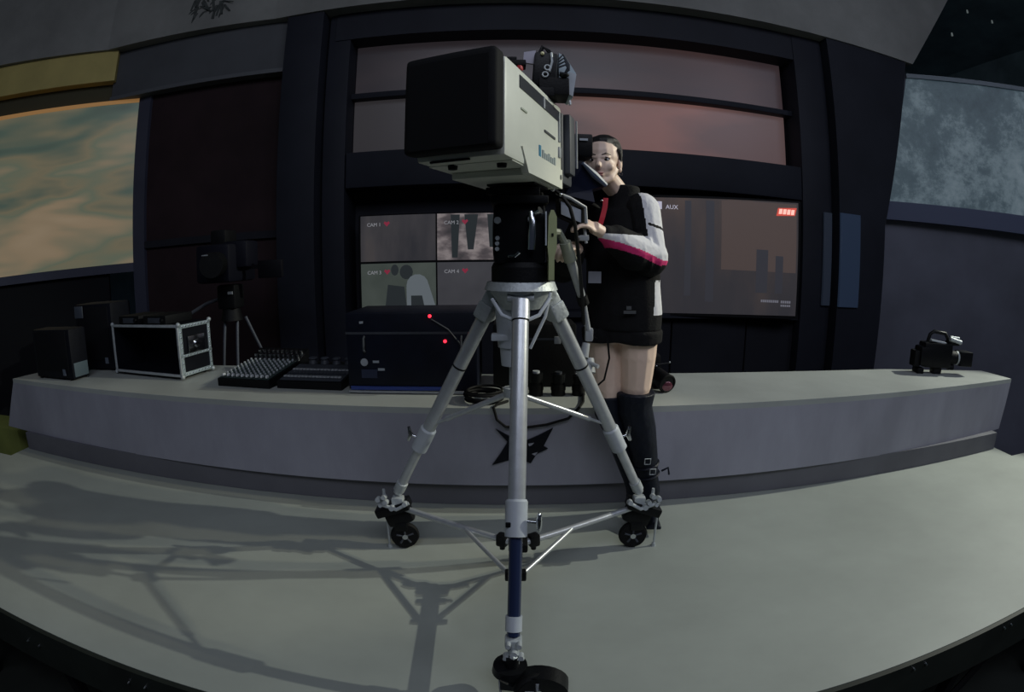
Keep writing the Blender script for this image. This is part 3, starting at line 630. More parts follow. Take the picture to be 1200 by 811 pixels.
part('lens_hood', MB().box((-W/2, 0.005, HH/2+0.007), (W+0.004, 0.055, HH-0.006), M=M, bev=0.016, seg=3), mat('hood_black', (9, 10, 13), 0.75), lens, 'deep black square front hood')
part('front_window', MB().box((-W/2, -0.0225, HH/2), (W-0.035, 0.004, HH-0.035), M=M), mat('hood_inside_black', (5, 6, 8), 0.85), lens)
feet = MB()
for x_, y_ in [(-0.175, 0.11), (-0.045, 0.13)]: feet.cyl((x_, y_, 0.004), (x_, y_, -0.012), 0.014, 0.012, 14, M=M)
part('rubber_foot', feet, RUBBER, lens)
part('belly_slot', MB().box((-0.15, 0.045, -0.0015), (0.11, 0.008, 0.004), M=M).box((-0.10, 0.40, -0.024), (0.15, 0.14, 0.010), M=M, bev=0.003), DULL, lens)
part('side_window', MB().box((0.0, 0.33, HH-0.040), (0.004, 0.385, 0.036), M=M), mat('slot_navy', (28, 34, 46), 0.35), lens, 'long dark slot along the upper side')
part('slot_divider', MB().box((0.0022, 0.345, HH-0.040), (0.004, 0.012, 0.036), M=M), GREYP, lens)
part('latch', MB().box((0.0025, LEN-0.035, 0.10), (0.006, 0.022, 0.035), M=M, bev=0.002).box((0.0025, LEN-0.035, 0.185), (0.005, 0.016, 0.10), M=M, bev=0.002), GREYP, lens)
part('side_logo', MB().box((0.0015, 0.305, 0.062), (0.003, 0.014, 0.036), M=M), BLUEP, lens, 'small blue mark')
lg = MB()
for k in range(7): lg.box((0.0015, 0.335 + k*0.020, 0.056 - (0.0 if k % 3 else -0.003)), (0.003, 0.013, 0.019 + 0.006*(k % 3 == 0)), M=M)
part('side_lettering', lg, mat('grey_print', (140, 150, 150), 0.6), lens, 'blurred grey lettering beside the blue mark')
part('side_text_line', MB().box((0.0015, 0.405, 0.135), (0.003, 0.11, 0.007), M=M), DGREY, lens, 'thin dark line of lettering')
part('side_text_line', MB().box((0.0015, 0.17, 0.148), (0.003, 0.045, 0.005), M=M), mat('pale_print', (165, 172, 156), 0.6), lens)
part('corner_screw', MB().cyl((0, LEN-0.03, 0.018), (0.006, LEN-0.03, 0.018), 0.009, 0.008, 12, M=M), DGREY, lens)
part('tally_lamp', MB().box((-0.004, 0.155, HH+0.004), (0.012, 0.018, 0.012), M=M, bev=0.003), REDP, lens, 'small red tally marker')
body = part('camera_body', MB().box((-W/2+0.01, LEN+0.055, 0.125), (W-0.01, 0.13, 0.245), M=M, bev=0.012).box((0.012, LEN+0.045, 0.14), (0.03, 0.07, 0.21), M=M, bev=0.01), DGREY, tcx)
part('body_edge', MB().box((0.031, LEN+0.08, 0.15), (0.005, 0.008, 0.17), M=M), GREYP, body)
part('wedge_plate', MB().box((-W/2, 0.44, -0.040), (0.13, 0.18, 0.022), M=M, bev=0.004), DULL, tcx)
# viewfinder with hood, standing behind the body on the operator's side
v0 = P(684, 172, Y=1.80); v1 = P(684, 214, Y=1.82)
vf = part('viewfinder', MB().box(P(679, 173, Y=1.86), (0.085, 0.10, 0.085), bev=0.008), BLACK, tcx)
part('viewfinder_badge', MB().box(P(684, 163.5, Y=1.805), (0.030, 0.004, 0.008)), LGREY, vf)
hp = [P(659, 193, Y=1.80), P(685, 191, Y=1.80), P(711, 217, Y=1.86), P(694, 222, Y=1.84), P(697, 237, Y=1.84), P(662, 228, Y=1.80)]
part('viewfinder_hood', MB().prism(hp, (0.0, 0.13, 0)), NAVY, vf, 'navy hood with slanting top edge')
part('hood_edge', MB().tube([P(683, 191, Y=1.79), P(697, 205, Y=1.82), P(710, 217, Y=1.85)], [0.006, 0.014, 0.009], 8), mat('slate_plastic', (88, 100, 124), 0.45), vf, 'slate grey slanting hood edge')
part('hood_screw', MB().ell(P(667, 215, Y=1.785), 0.007), CHROME, vf)
mo = part('side_monitor', MB().prism([P(655, 232, Y=1.74), P(687, 244, Y=1.78), P(687, 268, Y=1.78), P(656, 254, Y=1.74)], (-0.01, 0.025, 0)), BLACK, tcx)
part('monitor_screen', MB().prism([P(657.5, 236, Y=1.733), P(681, 246, Y=1.763), P(681, 261, Y=1.763), P(657.5, 251, Y=1.733)], (0, 0.004, 0)), mat('grey_lcd', (112, 118, 132), 0.3, emit=(20, 22, 26), es=1.0), mo, 'plain grey little display')
part('monitor_arm', MB().tube([P(652, 226, Y=1.72), P(668, 232, Y=1.74), P(686, 243, Y=1.77), P(687, 262, Y=1.77)], 0.006, 8), GREYP, mo)
part('thumb_control', MB().box(P(684, 279, Y=1.80), (0.035, 0.03, 0.02), bev=0.004).cyl(P(685, 268, Y=1.79), P(687, 285, Y=1.79), 0.006, 0.005, 8).cyl(P(676, 278, Y=1.79), P(690, 277, Y=1.79), 0.005, 0.005, 8), GREYP, mo)
part('cable', MB().tube([P(648, 221, Y=1.70), P(658, 229, Y=1.70), P(668, 243, Y=1.70), P(674, 265, Y=1.70), P(678, 300, Y=1.72), P(682, 345, Y=1.76), P(684, 380, Y=1.80)], 0.0065, 8), BLACK, tcx)
part('cable_clip', MB().ell(P(657, 228, Y=1.695), 0.007).ell(P(648, 221.5, Y=1.69), 0.009), CHROME, tcx)

# small rig clamped on top of the camera
ac = thing('wireless_transmitter', M @ Vector((-0.02, 0.30, HH+0.002)), 'small black transmitter rig with pale flaps clamped on top of the big camera', 'transmitter')
def T(px, py, Y=1.47): return P(px, py, Y=Y+0.13)
part('mount_foot', MB().box(T(648, 106), (0.095, 0.10, 0.060), bev=0.006).box(T(630, 112, 1.46), (0.10, 0.09, 0.03), bev=0.004), DULL, ac)
part('body', MB().box(T(638, 86), (0.075, 0.09, 0.12), bev=0.012, rot=Matrix.Rotation(0.08, 3, 'Y')), BLACK, ac)
part('top_handle', MB().tube([T(630, 68), T(636, 55), T(643, 60), T(648, 68)], 0.007, 8), BLACK, ac)
part('left_flap', MB().prism([T(614, 61, 1.46), T(628, 59, 1.46), T(627, 75, 1.46), T(613, 73, 1.46)], (0.0, 0.012, 0)), mat('lilac_grey_plastic', (165, 162, 176), 0.5), ac, 'pale lilac flap')
part('right_shell', MB().prism([T(655, 62), T(663, 67), T(675, 86), T(671, 115), T(655, 104)], (-0.01, 0.08, 0)), mat('pale_blue_grey', (160, 176, 184), 0.45), ac, 'pale blue-grey shell on the right')
part('shell_face', MB().prism([T(668, 84, 1.462), T(675.5, 87, 1.462), T(671.5, 113, 1.462), T(663, 108, 1.462)], (0, 0.006, 0)), LGREY, ac)
rg = MB()
for px, py in [(641.5, 79), (639, 87)]: rg.torus(T(px, py, 1.415), (0, 1, 0), 0.0085, 0.0026, 16, 6)
rg.tube([T(646, 62, 1.42), T(647, 72, 1.415), T(644, 84, 1.415)], 0.004, 6)
part('metal_rings', rg, ALU2, ac, 'pair of metal rings')
part('side_glint', MB().ell(T(635.5, 62.5, 1.42), 0.006), mat('warm_glint', (220, 215, 170), 0.3), ac)  # warm glint put in as a pale bead
cbm = MB()
for k in range(4): cbm.tube([T(654, 70 + k*3, 1.43), T(660 + k, 64 + k*4, 1.42), T(667, 76 + k*2, 1.42), T(662, 86, 1.425), T(656, 88 - k, 1.43)], 0.0035, 6)
part('cable_loop', cbm, DGREY, ac)
part('cable_knot', MB().ell(T(661, 88, 1.42), (0.016, 0.012, 0.009)), BLACK, ac)
part('clamp_screw', MB().cyl(T(667, 118), T(668, 123), 0.006, 0.005, 8), ALU, ac)
part('front_block', MB().box(T(606, 76, 1.45), (0.055, 0.05, 0.02), bev=0.004).box(T(600, 70, 1.46), (0.03, 0.03, 0.012), bev=0.003), DULL, ac)

# ================================================================== THE OPERATOR
SKIN = mat('skin', (222, 196, 178), 0.5, 0, 0.03, 30)
SKIND = mat('lips', (170, 110, 106), 0.4)
HAIR = mat('black_hair', (16, 13, 14), 0.35, 0, 0.3, 60, 0.4, 200, stretch=(1, 1, 6))
CLOTH = mat('black_cloth', (18, 18, 20), 0.85, 0, 0.2, 40, 0.3, 150)
WSL = mat('white_sleeve_cloth', (208, 208, 212), 0.8, 0, 0.05, 20, 0.3, 60)
PINK = mat('pink_stripe_cloth', (206, 40, 110), 0.8)
LEATH = mat('black_boot_leather', (20, 24, 34), 0.45, 0, 0.25, 14, 0.4, 40)
O = Vector((0.465, 2.10, 0)); Fw = Vector((-0.55, -0.835, 0)).normalized(); Lf = Vector((0.835, -0.55, 0))
def B(l, f, z): return O + Lf*l + Fw*f + Vector((0, 0, z))
per = thing('person', (0.465, 2.10, 0.0), 'woman in black jacket with white and pink sleeve operating the big camera', 'person')
hf = Vector((-0.36, -0.93, -0.06)).normalized(); hl = Vector((0.93, -0.36, 0)).normalized(); hu = hl.cross(hf)*-1
hu = hf.cross(hl)*-1 if False else Vector((0, 0, 1))
HR = Matrix((hl, -hf, hu)).transposed()     # local x = her left, y = back of the head, z = up
HC = P(706, 190, Y=2.02)
def Hd(x, y, z): return HC + HR @ Vector((x, y, z))
sh_l, sh_r = P(752, 248, Y=2.04), B(-0.165, 0.0, 1.385)
el_l, wr_l = P(760, 300, Y=1.98), P(705, 272, Y=1.845)
el_r, wr_r = B(-0.22, 0.13, 1.16), P(676, 292, Y=1.87)
hip_l, hip_r = B(0.075, 0, 0.90), B(-0.075, 0.02, 0.90)
kn_l, an_l = P(744, 470, Y=2.08), P(762, 575, Y=2.10)
kn_r, an_r = P(713, 474, Y=2.12), P(744, 570, Y=2.17)
bd = MB()
# trunk, neck and limbs in one surface
def sec(z, w, d, f=0.0): return (B(0, f, z), Lf*w, Fw*d)
bd.loft([sec(0.86, 0.11, 0.08), sec(0.93, 0.13, 0.09), sec(1.02, 0.125, 0.085), sec(1.10, 0.115, 0.08, 0.01), sec(1.24, 0.135, 0.095, 0.01), sec(1.34, 0.15, 0.09), sec(1.41, 0.10, 0.06)])
bd.chain([B(0, 0, 1.38), B(0, 0.02, 1.46), Hd(0, 0.03, -0.05)], [0.06, 0.043, 0.046])
for hip, k, an in ((hip_l, kn_l, an_l), (hip_r, kn_r, an_r)):
    bd.chain([hip, hip.lerp(k, 0.3), hip.lerp(k, 0.75), k, k.lerp(an, 0.35), an], [0.080, 0.078, 0.066, 0.052, 0.052, 0.034])
    bd.chain([an + Vector((0, 0.02, -0.04)), an + Vector((-0.003, -0.06, -0.085)), an + Vector((-0.006, -0.11, 0)) + Fw*0.0 + Vector((0, 0, -0.10))], [0.032, 0.030, 0.022])
for s_, e_, w_ in ((sh_l, el_l, wr_l), (sh_r, el_r, wr_r)):
    bd.chain([s_, s_.lerp(e_, 0.5), e_, e_.lerp(w_, 0.5), w_], [0.048, 0.042, 0.036, 0.034, 0.024])
# head
bd.ell(Hd(0, 0.012, 0.028), (0.070, 0.088, 0.082), HR).ell(Hd(0, -0.012, -0.020), (0.059, 0.066, 0.072), HR)
bd.ell(Hd(0, -0.040, -0.078), (0.026, 0.028, 0.024), HR).ell(Hd(0, -0.058, 0.012), (0.044, 0.020, 0.012), HR)
for sx in (-1, 1):
    bd.ell(Hd(0.036*sx, -0.046, -0.026), (0.020, 0.020, 0.018), HR)
    bd.tube([Hd(0.052*sx, 0.0, -0.03), Hd(0.038*sx, -0.03, -0.07), Hd(0.012*sx, -0.050, -0.085)], [0.016, 0.016, 0.014], 8)
bd.tube([Hd(0, -0.066, 0.010), Hd(0, -0.078, -0.012), Hd(0, -0.090, -0.030)], [0.008, 0.010, 0.0125], 8)
bd.ell(Hd(0, -0.064, -0.058), (0.020, 0.014, 0.010), HR)
# hands
def hand(bd, w, dirv, palmn, curl, side):
    dirv = dirv.normalized(); side = side.normalized(); palmn = palmn.normalized()
    c = w + dirv*0.045
    rot = Matrix((side, dirv, palmn)).transposed()
    bd.ell(c, (0.036, 0.044, 0.015), rot); bd.tube([w, c], [0.024, 0.026], 8)
    for k, (off, ln) in enumerate([(0.027, 0.066), (0.009, 0.074), (-0.009, 0.069), (-0.026, 0.055)]):
        p = w + dirv*0.078 + side*off; pts = [p - dirv*0.02]; d = dirv.copy(); q = p
        for j in range(3):
            pts.append(q.copy()); d = (Matrix.Rotation(curl, 3, side) @ d); q = q + d*ln*(0.42, 0.32, 0.26)[j]
        pts.append(q); bd.chain(pts, [0.009, 0.0092, 0.0085, 0.008, 0.007], 8)
    t0 = w + dirv*0.025 + side*0.028
    bd.chain([t0, t0 + side*0.022 + dirv*0.022 + palmn*0.006, t0 + side*0.026 + dirv*0.048 + palmn*0.016], [0.012, 0.010, 0.0085], 8)
hdir = (P(688, 262, Y=1.80) - wr_l)
hand(bd, wr_l, hdir, Vector((0, 0.2, -1)), -0.55, Vector((0.2, 0.9, 0.35)))
hand(bd, wr_r, Vector((-0.5, -0.8, 0.1)), Vector((0, 0.2, -1)), -0.6, Vector((-0.8, 0.5, 0.2)))
remeshed('body', bd, 0.0042, per, [SKIN], 5)
ears = MB()
for sx in (-1, 1): ears.ell(Hd(0.069*sx, 0.012, -0.008), (0.009, 0.017, 0.030), HR).ell(Hd(0.071*sx, 0.006, -0.033), (0.006, 0.008, 0.010), HR)
part('ear', ears, SKIN, per)
eyes = MB()
for sx in (-1, 1): eyes.ell(Hd(0.027*sx, -0.060, 0.002), (0.0135, 0.010, 0.0072), HR)
ey = part('eye', eyes, mat('eye_white', (200, 196, 196), 0.3), per)
ir = MB(); lid = MB(); br = MB()
for sx in (-1, 1):
    ir.ell(Hd(0.026*sx, -0.0665, 0.002), (0.0066, 0.005, 0.0066), HR)
    lid.tube([Hd(0.013*sx, -0.066, 0.004), Hd(0.027*sx, -0.0705, 0.0105), Hd(0.042*sx, -0.061, 0.004)], 0.0026, 6)
    br.tube([Hd(0.012*sx, -0.074, 0.020), Hd(0.028*sx, -0.073, 0.026), Hd(0.046*sx, -0.060, 0.019)], [0.0018, 0.0022, 0.0014], 6)
part('iris', ir, mat('dark_iris', (24, 16, 14), 0.2), ey); part('eyelid', lid, HAIR, ey); part('eyebrow', br, HAIR, per)
part('lips', MB().ell(Hd(0, -0.0765, -0.054), (0.020, 0.006, 0.0048), HR).ell(Hd(0, -0.0765, -0.062), (0.017, 0.006, 0.0052), HR), SKIND, per)
hr = MB().ell(Hd(0, 0.020, 0.072), (0.072, 0.078, 0.043), HR).ell(Hd(0, 0.036, 0.042), (0.077, 0.084, 0.080), HR).ell(Hd(0, 0.055, 0.0), (0.070, 0.062, 0.085), HR).ell(Hd(0, 0.125, 0.0), (0.035, 0.035, 0.04), HR)
hr.tube([Hd(0.068, -0.012, 0.050), Hd(0.073, 0.0, 0.02), Hd(0.072, 0.010, -0.02)], [0.012, 0.009, 0.003], 8).tube([Hd(-0.068, -0.012, 0.050), Hd(-0.073, 0.0, 0.02), Hd(-0.072, 0.010, -0.02)], [0.012, 0.009, 0.003], 8)
remeshed('hair', hr, 0.004, per, [HAIR], 3)
part('earring', MB().torus(Hd(0.074, 0.004, -0.050), (0, 1, 0), 0.006, 0.0016, 12, 6), CHROME, per)
# jacket
jk = MB()
jk.loft([sec(0.915, 0.168, 0.118), sec(0.99, 0.170, 0.122), sec(1.10, 0.160, 0.118, 0.01), sec(1.24, 0.160, 0.125, 0.012), sec(1.33, 0.155, 0.118), sec(1.40, 0.150, 0.095), sec(1.425, 0.085, 0.068)])
jk.tube([B(0, 0.01, 1.40), B(0, 0.015, 1.445), B(0, 0.012, 1.505)], [0.080, 0.068, 0.072], 16)
for s_, e_, w_ in ((sh_r, el_r, wr_r),):
    jk.chain([s_, s_.lerp(e_, 0.5), e_, e_.lerp(w_, 0.6), e_.lerp(w_, 0.92)], [0.066, 0.060, 0.060, 0.052, 0.036])
jk.ell(B(0.07, 0.02, 1.385), (0.08, 0.07, 0.05))
remeshed('jacket', jk, 0.007, per, [CLOTH, WSL], 5, lambda c, n: 1 if (c.x > 0.565 and c.z < 1.12 and c.z > 0.985 and n.x > 0.2) else 0)
slv = MB()
slv.chain([sh_l, sh_l.lerp(el_l, 0.45), el_l + Vector((0.0, 0, -0.005)), el_l.lerp(wr_l, 0.35) + Vector((0, 0, -0.014)), el_l.lerp(wr_l, 0.7), el_l.lerp(wr_l, 0.92)], [0.078, 0.074, 0.080, 0.074, 0.056, 0.034])
for k in range(5):
    c_ = el_l.lerp(wr_l, 0.05 + 0.17*k); slv.ell(c_ + Vector((0, -0.01, 0.0)), (0.018, 0.078 - 0.009*k, 0.080 - 0.009*k))
fa = (wr_l - el_l).normalized()
def paint_sleeve(c, n):
    t = (c - el_l).dot(fa); L_ = (wr_l - el_l).length
    line = el_l + fa*t; h = (c.z - line.z)
    if t < -0.01 or c.z > el_l.z + 0.075:                        # upper arm
        if abs(c.z - (sh_l.z - 0.055) + 0.25*(c.x - sh_l.x)) < 0.0055 and c.x > sh_l.x: return 0
        if c.z < el_l.z - 0.015: return 0 if c.z < el_l.z - 0.035 else 2
        return 1 if c.x > sh_l.x - 0.012 + 0.10*(sh_l.z - c.z) else 0
    top = -0.014 - 0.06*max(0, t - 0.12)
    if h > top: return 1
    if h > top - 0.022: return 2
    return 0
remeshed('sleeve', slv, 0.0042, per, [CLOTH, WSL, PINK], 5, paint_sleeve, 'black sleeve with white top and pink stripe')
sh = MB().loft([sec(0.868, 0.162, 0.112), sec(0.93, 0.160, 0.112), sec(0.99, 0.150, 0.105)]); 
sh.tube([hip_l + Vector((0, 0, 0.02)), hip_l.lerp(kn_l, 0.12)], [0.10, 0.098], 18)
sh.tube([hip_r + Vector((0, 0, 0.02)), hip_r.lerp(kn_r, 0.12)], [0.10, 0.098], 18)
remeshed('shorts', sh, 0.007, per, [CLOTH], 4)
part('shorts_print', MB().box(P(738, 366, Y=1.955), (0.050, 0.004, 0.012)).box(P(737, 361, Y=1.955), (0.02, 0.004, 0.014)), mat('faded_print', (70, 72, 74), 0.8), per, 'faded grey print near the hem')
for k, (kn_, an, side) in enumerate(((kn_l, an_l, 1), (kn_r, an_r, -1))):
    ax = (kn_ - an).normalized()
    bo = MB().tube([kn_ + Vector((0, 0, 0.045)), kn_ + Vector((0.0, 0, -0.03)), kn_.lerp(an, 0.30), kn_.lerp(an, 0.6), kn_.lerp(an, 0.85), an, an - Vector((0, 0, 0.03))], [0.088, 0.078, 0.072, 0.060, 0.047, 0.046, 0.043] if k == 0 else [0.066, 0.062, 0.058, 0.052, 0.045, 0.044, 0.042], 18)
    tf = Vector((-0.05, -1, 0)).normalized()
    bo.chain([an + Vector((0, 0, -0.05)), an + tf*0.06 + Vector((0, 0, -0.080)), an + tf*0.125 + Vector((0, 0, -0.100))], [0.040, 0.037, 0.026], 12)
    bo.box(an + tf*0.085 + Vector((0, 0, -0.118)), (0.07, 0.13, 0.018), rot=Matrix.Rotation(math.atan2(-tf.x, tf.y)*1.0, 3, 'Z'))
    bo.cyl(an - tf*0.035 + Vector((0, 0, -0.05)), (an.x - tf.x*0.045, an.y - tf.y*0.045, 0.002), 0.020, 0.012, 10)
    bt = remeshed('boot', bo, 0.006, per, [LEATH], 3)
    if k == 0:
        for px, py in [(759, 541), (765, 553)]:
            c_ = P(px, py, Y=2.02); h_ = 0.013
            part('buckle', MB().tube([c_ + Vector((-h_, 0, -h_)), c_ + Vector((h_, 0, -h_)), c_ + Vector((h_, 0, h_)), c_ + Vector((-h_, 0, h_)), c_ + Vector((-h_, 0, -h_))], 0.0022, 6), ALU2, bt)
        part('strap', MB().torus(kn_.lerp(an, 0.68), ax, 0.058, 0.006, 24, 6).torus(kn_.lerp(an, 0.80), ax, 0.052, 0.006, 24, 6).tube([P(775, 552, Y=2.08), P(783, 548, Y=2.08), P(784, 556, Y=2.08)], 0.005, 6), LEATH, bt)
ly = MB()
lyp = [P(710, 232, Y=1.955), P(709, 243, Y=1.950), P(706, 255, Y=1.945), P(702, 268, Y=1.945)]
for a, c in zip(lyp, lyp[1:]): ly.prism([a + Vector((-0.010, 0, 0)), a + Vector((0.010, 0, 0)), c + Vector((0.010, 0, 0)), c + Vector((-0.010, 0, 0))], (0, 0.004, 0))
part('lanyard', ly, mat('red_ribbon', (205, 36, 54), 0.6), per, 'red ribbon lanyard')
part('badge', MB().box(P(697, 325, Y=1.945), (0.050, 0.003, 0.045)), mat('clear_badge', (128, 130, 138), 0.4), per, 'grey plastic badge')
part('collar_glint', MB().ell(P(705, 235, Y=1.935), (0.006, 0.004, 0.004)), CHROME, per)

# ================================================================== GEAR ON THE DESK
def slab(A, Bp, depth, h, z=ZT, bev=0.006, mb=None, inset=0.0):
    """box standing on z with front edge A-B, going back by depth"""
    A, Bp = Vector((A.x, A.y, z)), Vector((Bp.x, Bp.y, z)); d = (Bp - A).normalized(); n = Vector((-d.y, d.x, 0))
    n = n if n.y > 0 else -n
    ang = math.atan2(d.y, d.x); c = (A + Bp)/2 + n*depth/2 + Vector((0, 0, h/2))
    return c, (( Bp - A).length, depth, h), Matrix.Rotation(ang, 3, 'Z'), d, n
def zat(px, py, Y): return P(px, py, Y=Y).z
# loudspeakers
def speaker(A, Bp, depth, h, label, plate):
    c, s, R, d, n = slab(A, Bp, depth, h - 0.01, ZT + 0.01)
    t = thing('speaker', (c.x, c.y, ZT), label, 'speaker', 'black loudspeakers at the left end of the desk')
    bx = part('cabinet', MB().box(c, s, rot=R, bev=0.02), mat('speaker_black', (12, 14, 22), 0.6, 0, 0.2, 30, 0.2, 120), t)
    ft = MB()
    for u in (-0.4, 0.4):
        for v in (-0.4, 0.4): p = c + d*s[0]*u + n*s[1]*v; ft.cyl((p.x, p.y, ZT), (p.x, p.y, ZT+0.015), 0.015, 0.015, 8)
    part('foot', ft, RUBBER, t)
    gl = c - n*(depth/2 + 0.002)
    part('grille', MB().box(gl + Vector((0, 0, 0.02)), (s[0]*0.84, 0.008, s[2]*0.80), rot=R, bev=0.003), mat('grille_black', (11, 12, 17), 0.8, 0, 0.3, 200, 0.5, 300), t)
    part('badge', MB().box(gl - n*0.005 + d*s[0]*0.30 - Vector((0, 0, s[2]*0.36)), (0.035, 0.004, 0.045), rot=R), mat('badge_grey', (92, 100, 112), 0.5), t)
    if plate: part('rear_plate', MB().box(c + d*(s[0]/2 + 0.002) - Vector((0, 0, s[2]*0.32)), (0.006, depth*0.8, s[2]*0.28), rot=R, bev=0.002), mat('plate_grey', (84, 98, 104), 0.5), t, 'grey plate low on the side')
    return t, c, s, R, d, n
hh = 0.36
speaker(P(44, 443, z=ZT), P(87, 447, z=ZT), 0.17, hh, 'smaller black loudspeaker at the far left end of the desk', True)
t_, c_, s_, R_, d_, n_ = speaker(Vector((P(95, 436, Y=2.88).x, 2.88, ZT)), Vector((P(137, 438, Y=2.88).x, 2.88, ZT)), 0.24, 0.50, 'taller black loudspeaker between small speaker and open flight case', False)
part('corner_plate', MB().box(c_ - n_*(s_[1]/2 + 0.008) - d_*s_[0]*0.36 + Vector((0, 0, s_[2]*0.38)), (0.10, 0.008, 0.09), rot=R_, bev=0.004), mat('corner_steel', (70, 76, 86), 0.5), t_, 'dull metal corner plate')
# open flight case
A, Bp = P(138, 438, z=ZT), P(215, 446, z=ZT)
Hc = zat(213, 381, Bp.y) - ZT
c, s, R, d, n = slab(A, Bp, 0.30, Hc - 0.02, ZT + 0.02)
fc = thing('flight_case', (c.x, c.y, ZT), 'open empty rack flight case with silver edges beside the loudspeakers', 'flight case')
w2, dp, h2 = s
def LC(u, v, z_): return c + d*u + n*v + Vector((0, 0, z_))
CAS = mat('case_black_laminate', (15, 17, 24), 0.5, 0, 0.2, 20)
sh_ = MB()
sh_.box(LC(0, 0, h2/2 - 0.01), (w2, dp, 0.018), rot=R).box(LC(0, 0, -h2/2 + 0.01), (w2, dp, 0.018), rot=R)
sh_.box(LC(-w2/2 + 0.01, 0, 0), (0.018, dp, h2 - 0.04), rot=R).box(LC(w2/2 - 0.01, 0, 0), (0.018, dp, h2 - 0.04), rot=R).box(LC(0, dp/2 - 0.01, 0), (w2, 0.018, h2), rot=R)
part('shell', sh_, CAS, fc)
ed = MB(); t = 0.017
for vz in (-1, 1): ed.box(LC(0, -dp/2, vz*(h2/2 - 0.008)), (w2 + 0.012, 0.02, t), rot=R, bev=0.004)
for ux in (-1, 1): ed.box(LC(ux*(w2/2 - 0.006), -dp/2, 0), (t, 0.02, h2), rot=R, bev=0.004)
part('front_edging', ed, ALU2, fc)
ed = MB()
for vz in (-1, 1): ed.box(LC(w2/2 + 0.003, 0, vz*(h2/2 - 0.014)), (0.008, dp, 0.024), rot=R, bev=0.002)
for v in (-1, 1): ed.box(LC(w2/2 + 0.003, v*(dp/2 - 0.014), 0), (0.008, 0.024, h2), rot=R, bev=0.002)
ed.box(LC(w2/2 + 0.003, 0, -0.035), (0.008, dp, 0.016), rot=R)
part('side_edging', ed, mat('bright_case_aluminium', (190, 205, 208), 0.35, 0.5, 0.1, 20), fc)
cn = MB()
for v in (-1, 1):
    for vz in (-1, 1): cn.ell(LC(w2/2, v*dp/2, vz*h2/2), 0.016)
for vz in (-1, 1): cn.ell(LC(-w2/2, -dp/2, vz*h2/2), 0.015)
part('ball_corner', cn, ALU2, fc)
part('butterfly_latch', MB().box(LC(w2/2 + 0.008, 0.0, 0.03), (0.014, 0.16, 0.11), rot=R, bev=0.006).cyl(LC(w2/2 + 0.01, 0, 0.03), LC(w2/2 + 0.03, 0, 0.03), 0.028, 0.024, 14).box(LC(w2/2 + 0.02, 0, 0.03), (0.02, 0.07, 0.012), rot=R), CHROME, fc)
rv = MB()
for k in range(9):
    for vz, zz in ((0, -0.035), (1, h2/2 - 0.014), (2, -h2/2 + 0.014)):
        p = LC(w2/2 + 0.006, -dp/2 + 0.03 + k*(dp-0.06)/8, zz); rv.ell(p, 0.006, n=6)
for k in range(8):
    for v in (-1, 1): rv.ell(LC(w2/2 + 0.006, v*(dp/2 - 0.014), -h2/2 + 0.05 + k*(h2-0.1)/7), 0.006, n=6)
part('rivets', rv, CHROME, fc, kind='stuff')
ft = MB()
for u in (-1, 1):
    for v in (-1, 1): p = LC(u*(w2/2 - 0.05), v*(dp/2 - 0.05), 0); ft.cyl((p.x, p.y, ZT), (p.x, p.y, ZT + 0.025), 0.02, 0.02, 10)
part('foot', ft, RUBBER, fc)
# two little receivers on the flight case
ztop = c.z + h2/2
for k, u in enumerate((-0.16, 0.13)):
    p = LC(u*1.0, -0.02, 0); p.z = ztop
    t = thing('audio_receiver', p, ['dim black receiver box on the flight case, left one of two', 'dim black receiver box on the flight case, right one of two'][k], 'receiver', 'receivers on top of the flight case')
    part('case', MB().box(p + Vector((0, 0, 0.030)), (0.24, 0.26, 0.058), rot=R, bev=0.006), DULL, t)
    part('faceplate', MB().box(p - n*0.132 + Vector((0, 0, 0.028)), (0.13, 0.006, 0.035), rot=R, bev=0.003), DGREY, t)
    part('knob', MB().cyl(p - n*0.13 + d*0.09 + Vector((0, 0, 0.03)), p - n*0.15 + d*0.09 + Vector((0, 0, 0.03)), 0.012, 0.012, 10), BLACK, t)
# mixing console
A, Bp = P(256, 452, z=ZT), P(316, 456, z=ZT)
c, s, R, d, n = slab(A, Bp, 0.50, 0.05, ZT)
mx = thing('audio_mixer', (c.x, c.y, ZT), 'small sloping audio mixer covered in knobs beside the flight case', 'mixer')
w2 = s[0]
def LM(u, v, z_): q = (A + Bp)/2 + d*u + n*v; return Vector((q.x, q.y, ZT + z_))
prof = [(0, 0.0), (0, 0.045), (0.36, 0.085), (0.50, 0.14), (0.50, 0.0)]
part('chassis', MB().prism([LM(-w2/2, v, z_) for v, z_ in prof], d*w2), BLACK, mx)
part('control_surface', MB().prism([LM(-w2/2 + 0.012, 0.012, 0.048), LM(w2/2 - 0.012, 0.012, 0.048), LM(w2/2 - 0.012, 0.36, 0.087), LM(-w2/2 + 0.012, 0.36, 0.087)], (0, 0, 0.003)), mat('mixer_green_grey', (46, 60, 58), 0.5), mx)
for i in range(10):
    for j in range(9):
        u = -w2/2 + 0.03 + i*(w2 - 0.06)/9; v = 0.03 + j*0.038; z_ = 0.045 + v*0.111 + 0.004
        big = j == 0
        k = MB().box(LM(u, v, z_ + 0.010), (0.013, 0.026 if big else 0.012, 0.016), rot=R, bev=0.003, seg=1)
        if i + j == 0:
            me_f = None
        o = part('fader_cap' if big else 'knob', k, WHITE if big else (GREYP if (i + j) % 2 else ALU2), mx)
for i in range(10):
    u = -w2/2 + 0.03 + i*(w2 - 0.06)/9
    part('jack_socket', MB().cyl(LM(u, 0.40, 0.10), LM(u, 0.395, 0.122), 0.012, 0.011, 10).cyl(LM(u, 0.45, 0.12), LM(u, 0.445, 0.140), 0.012, 0.011, 10), CHROME, mx)
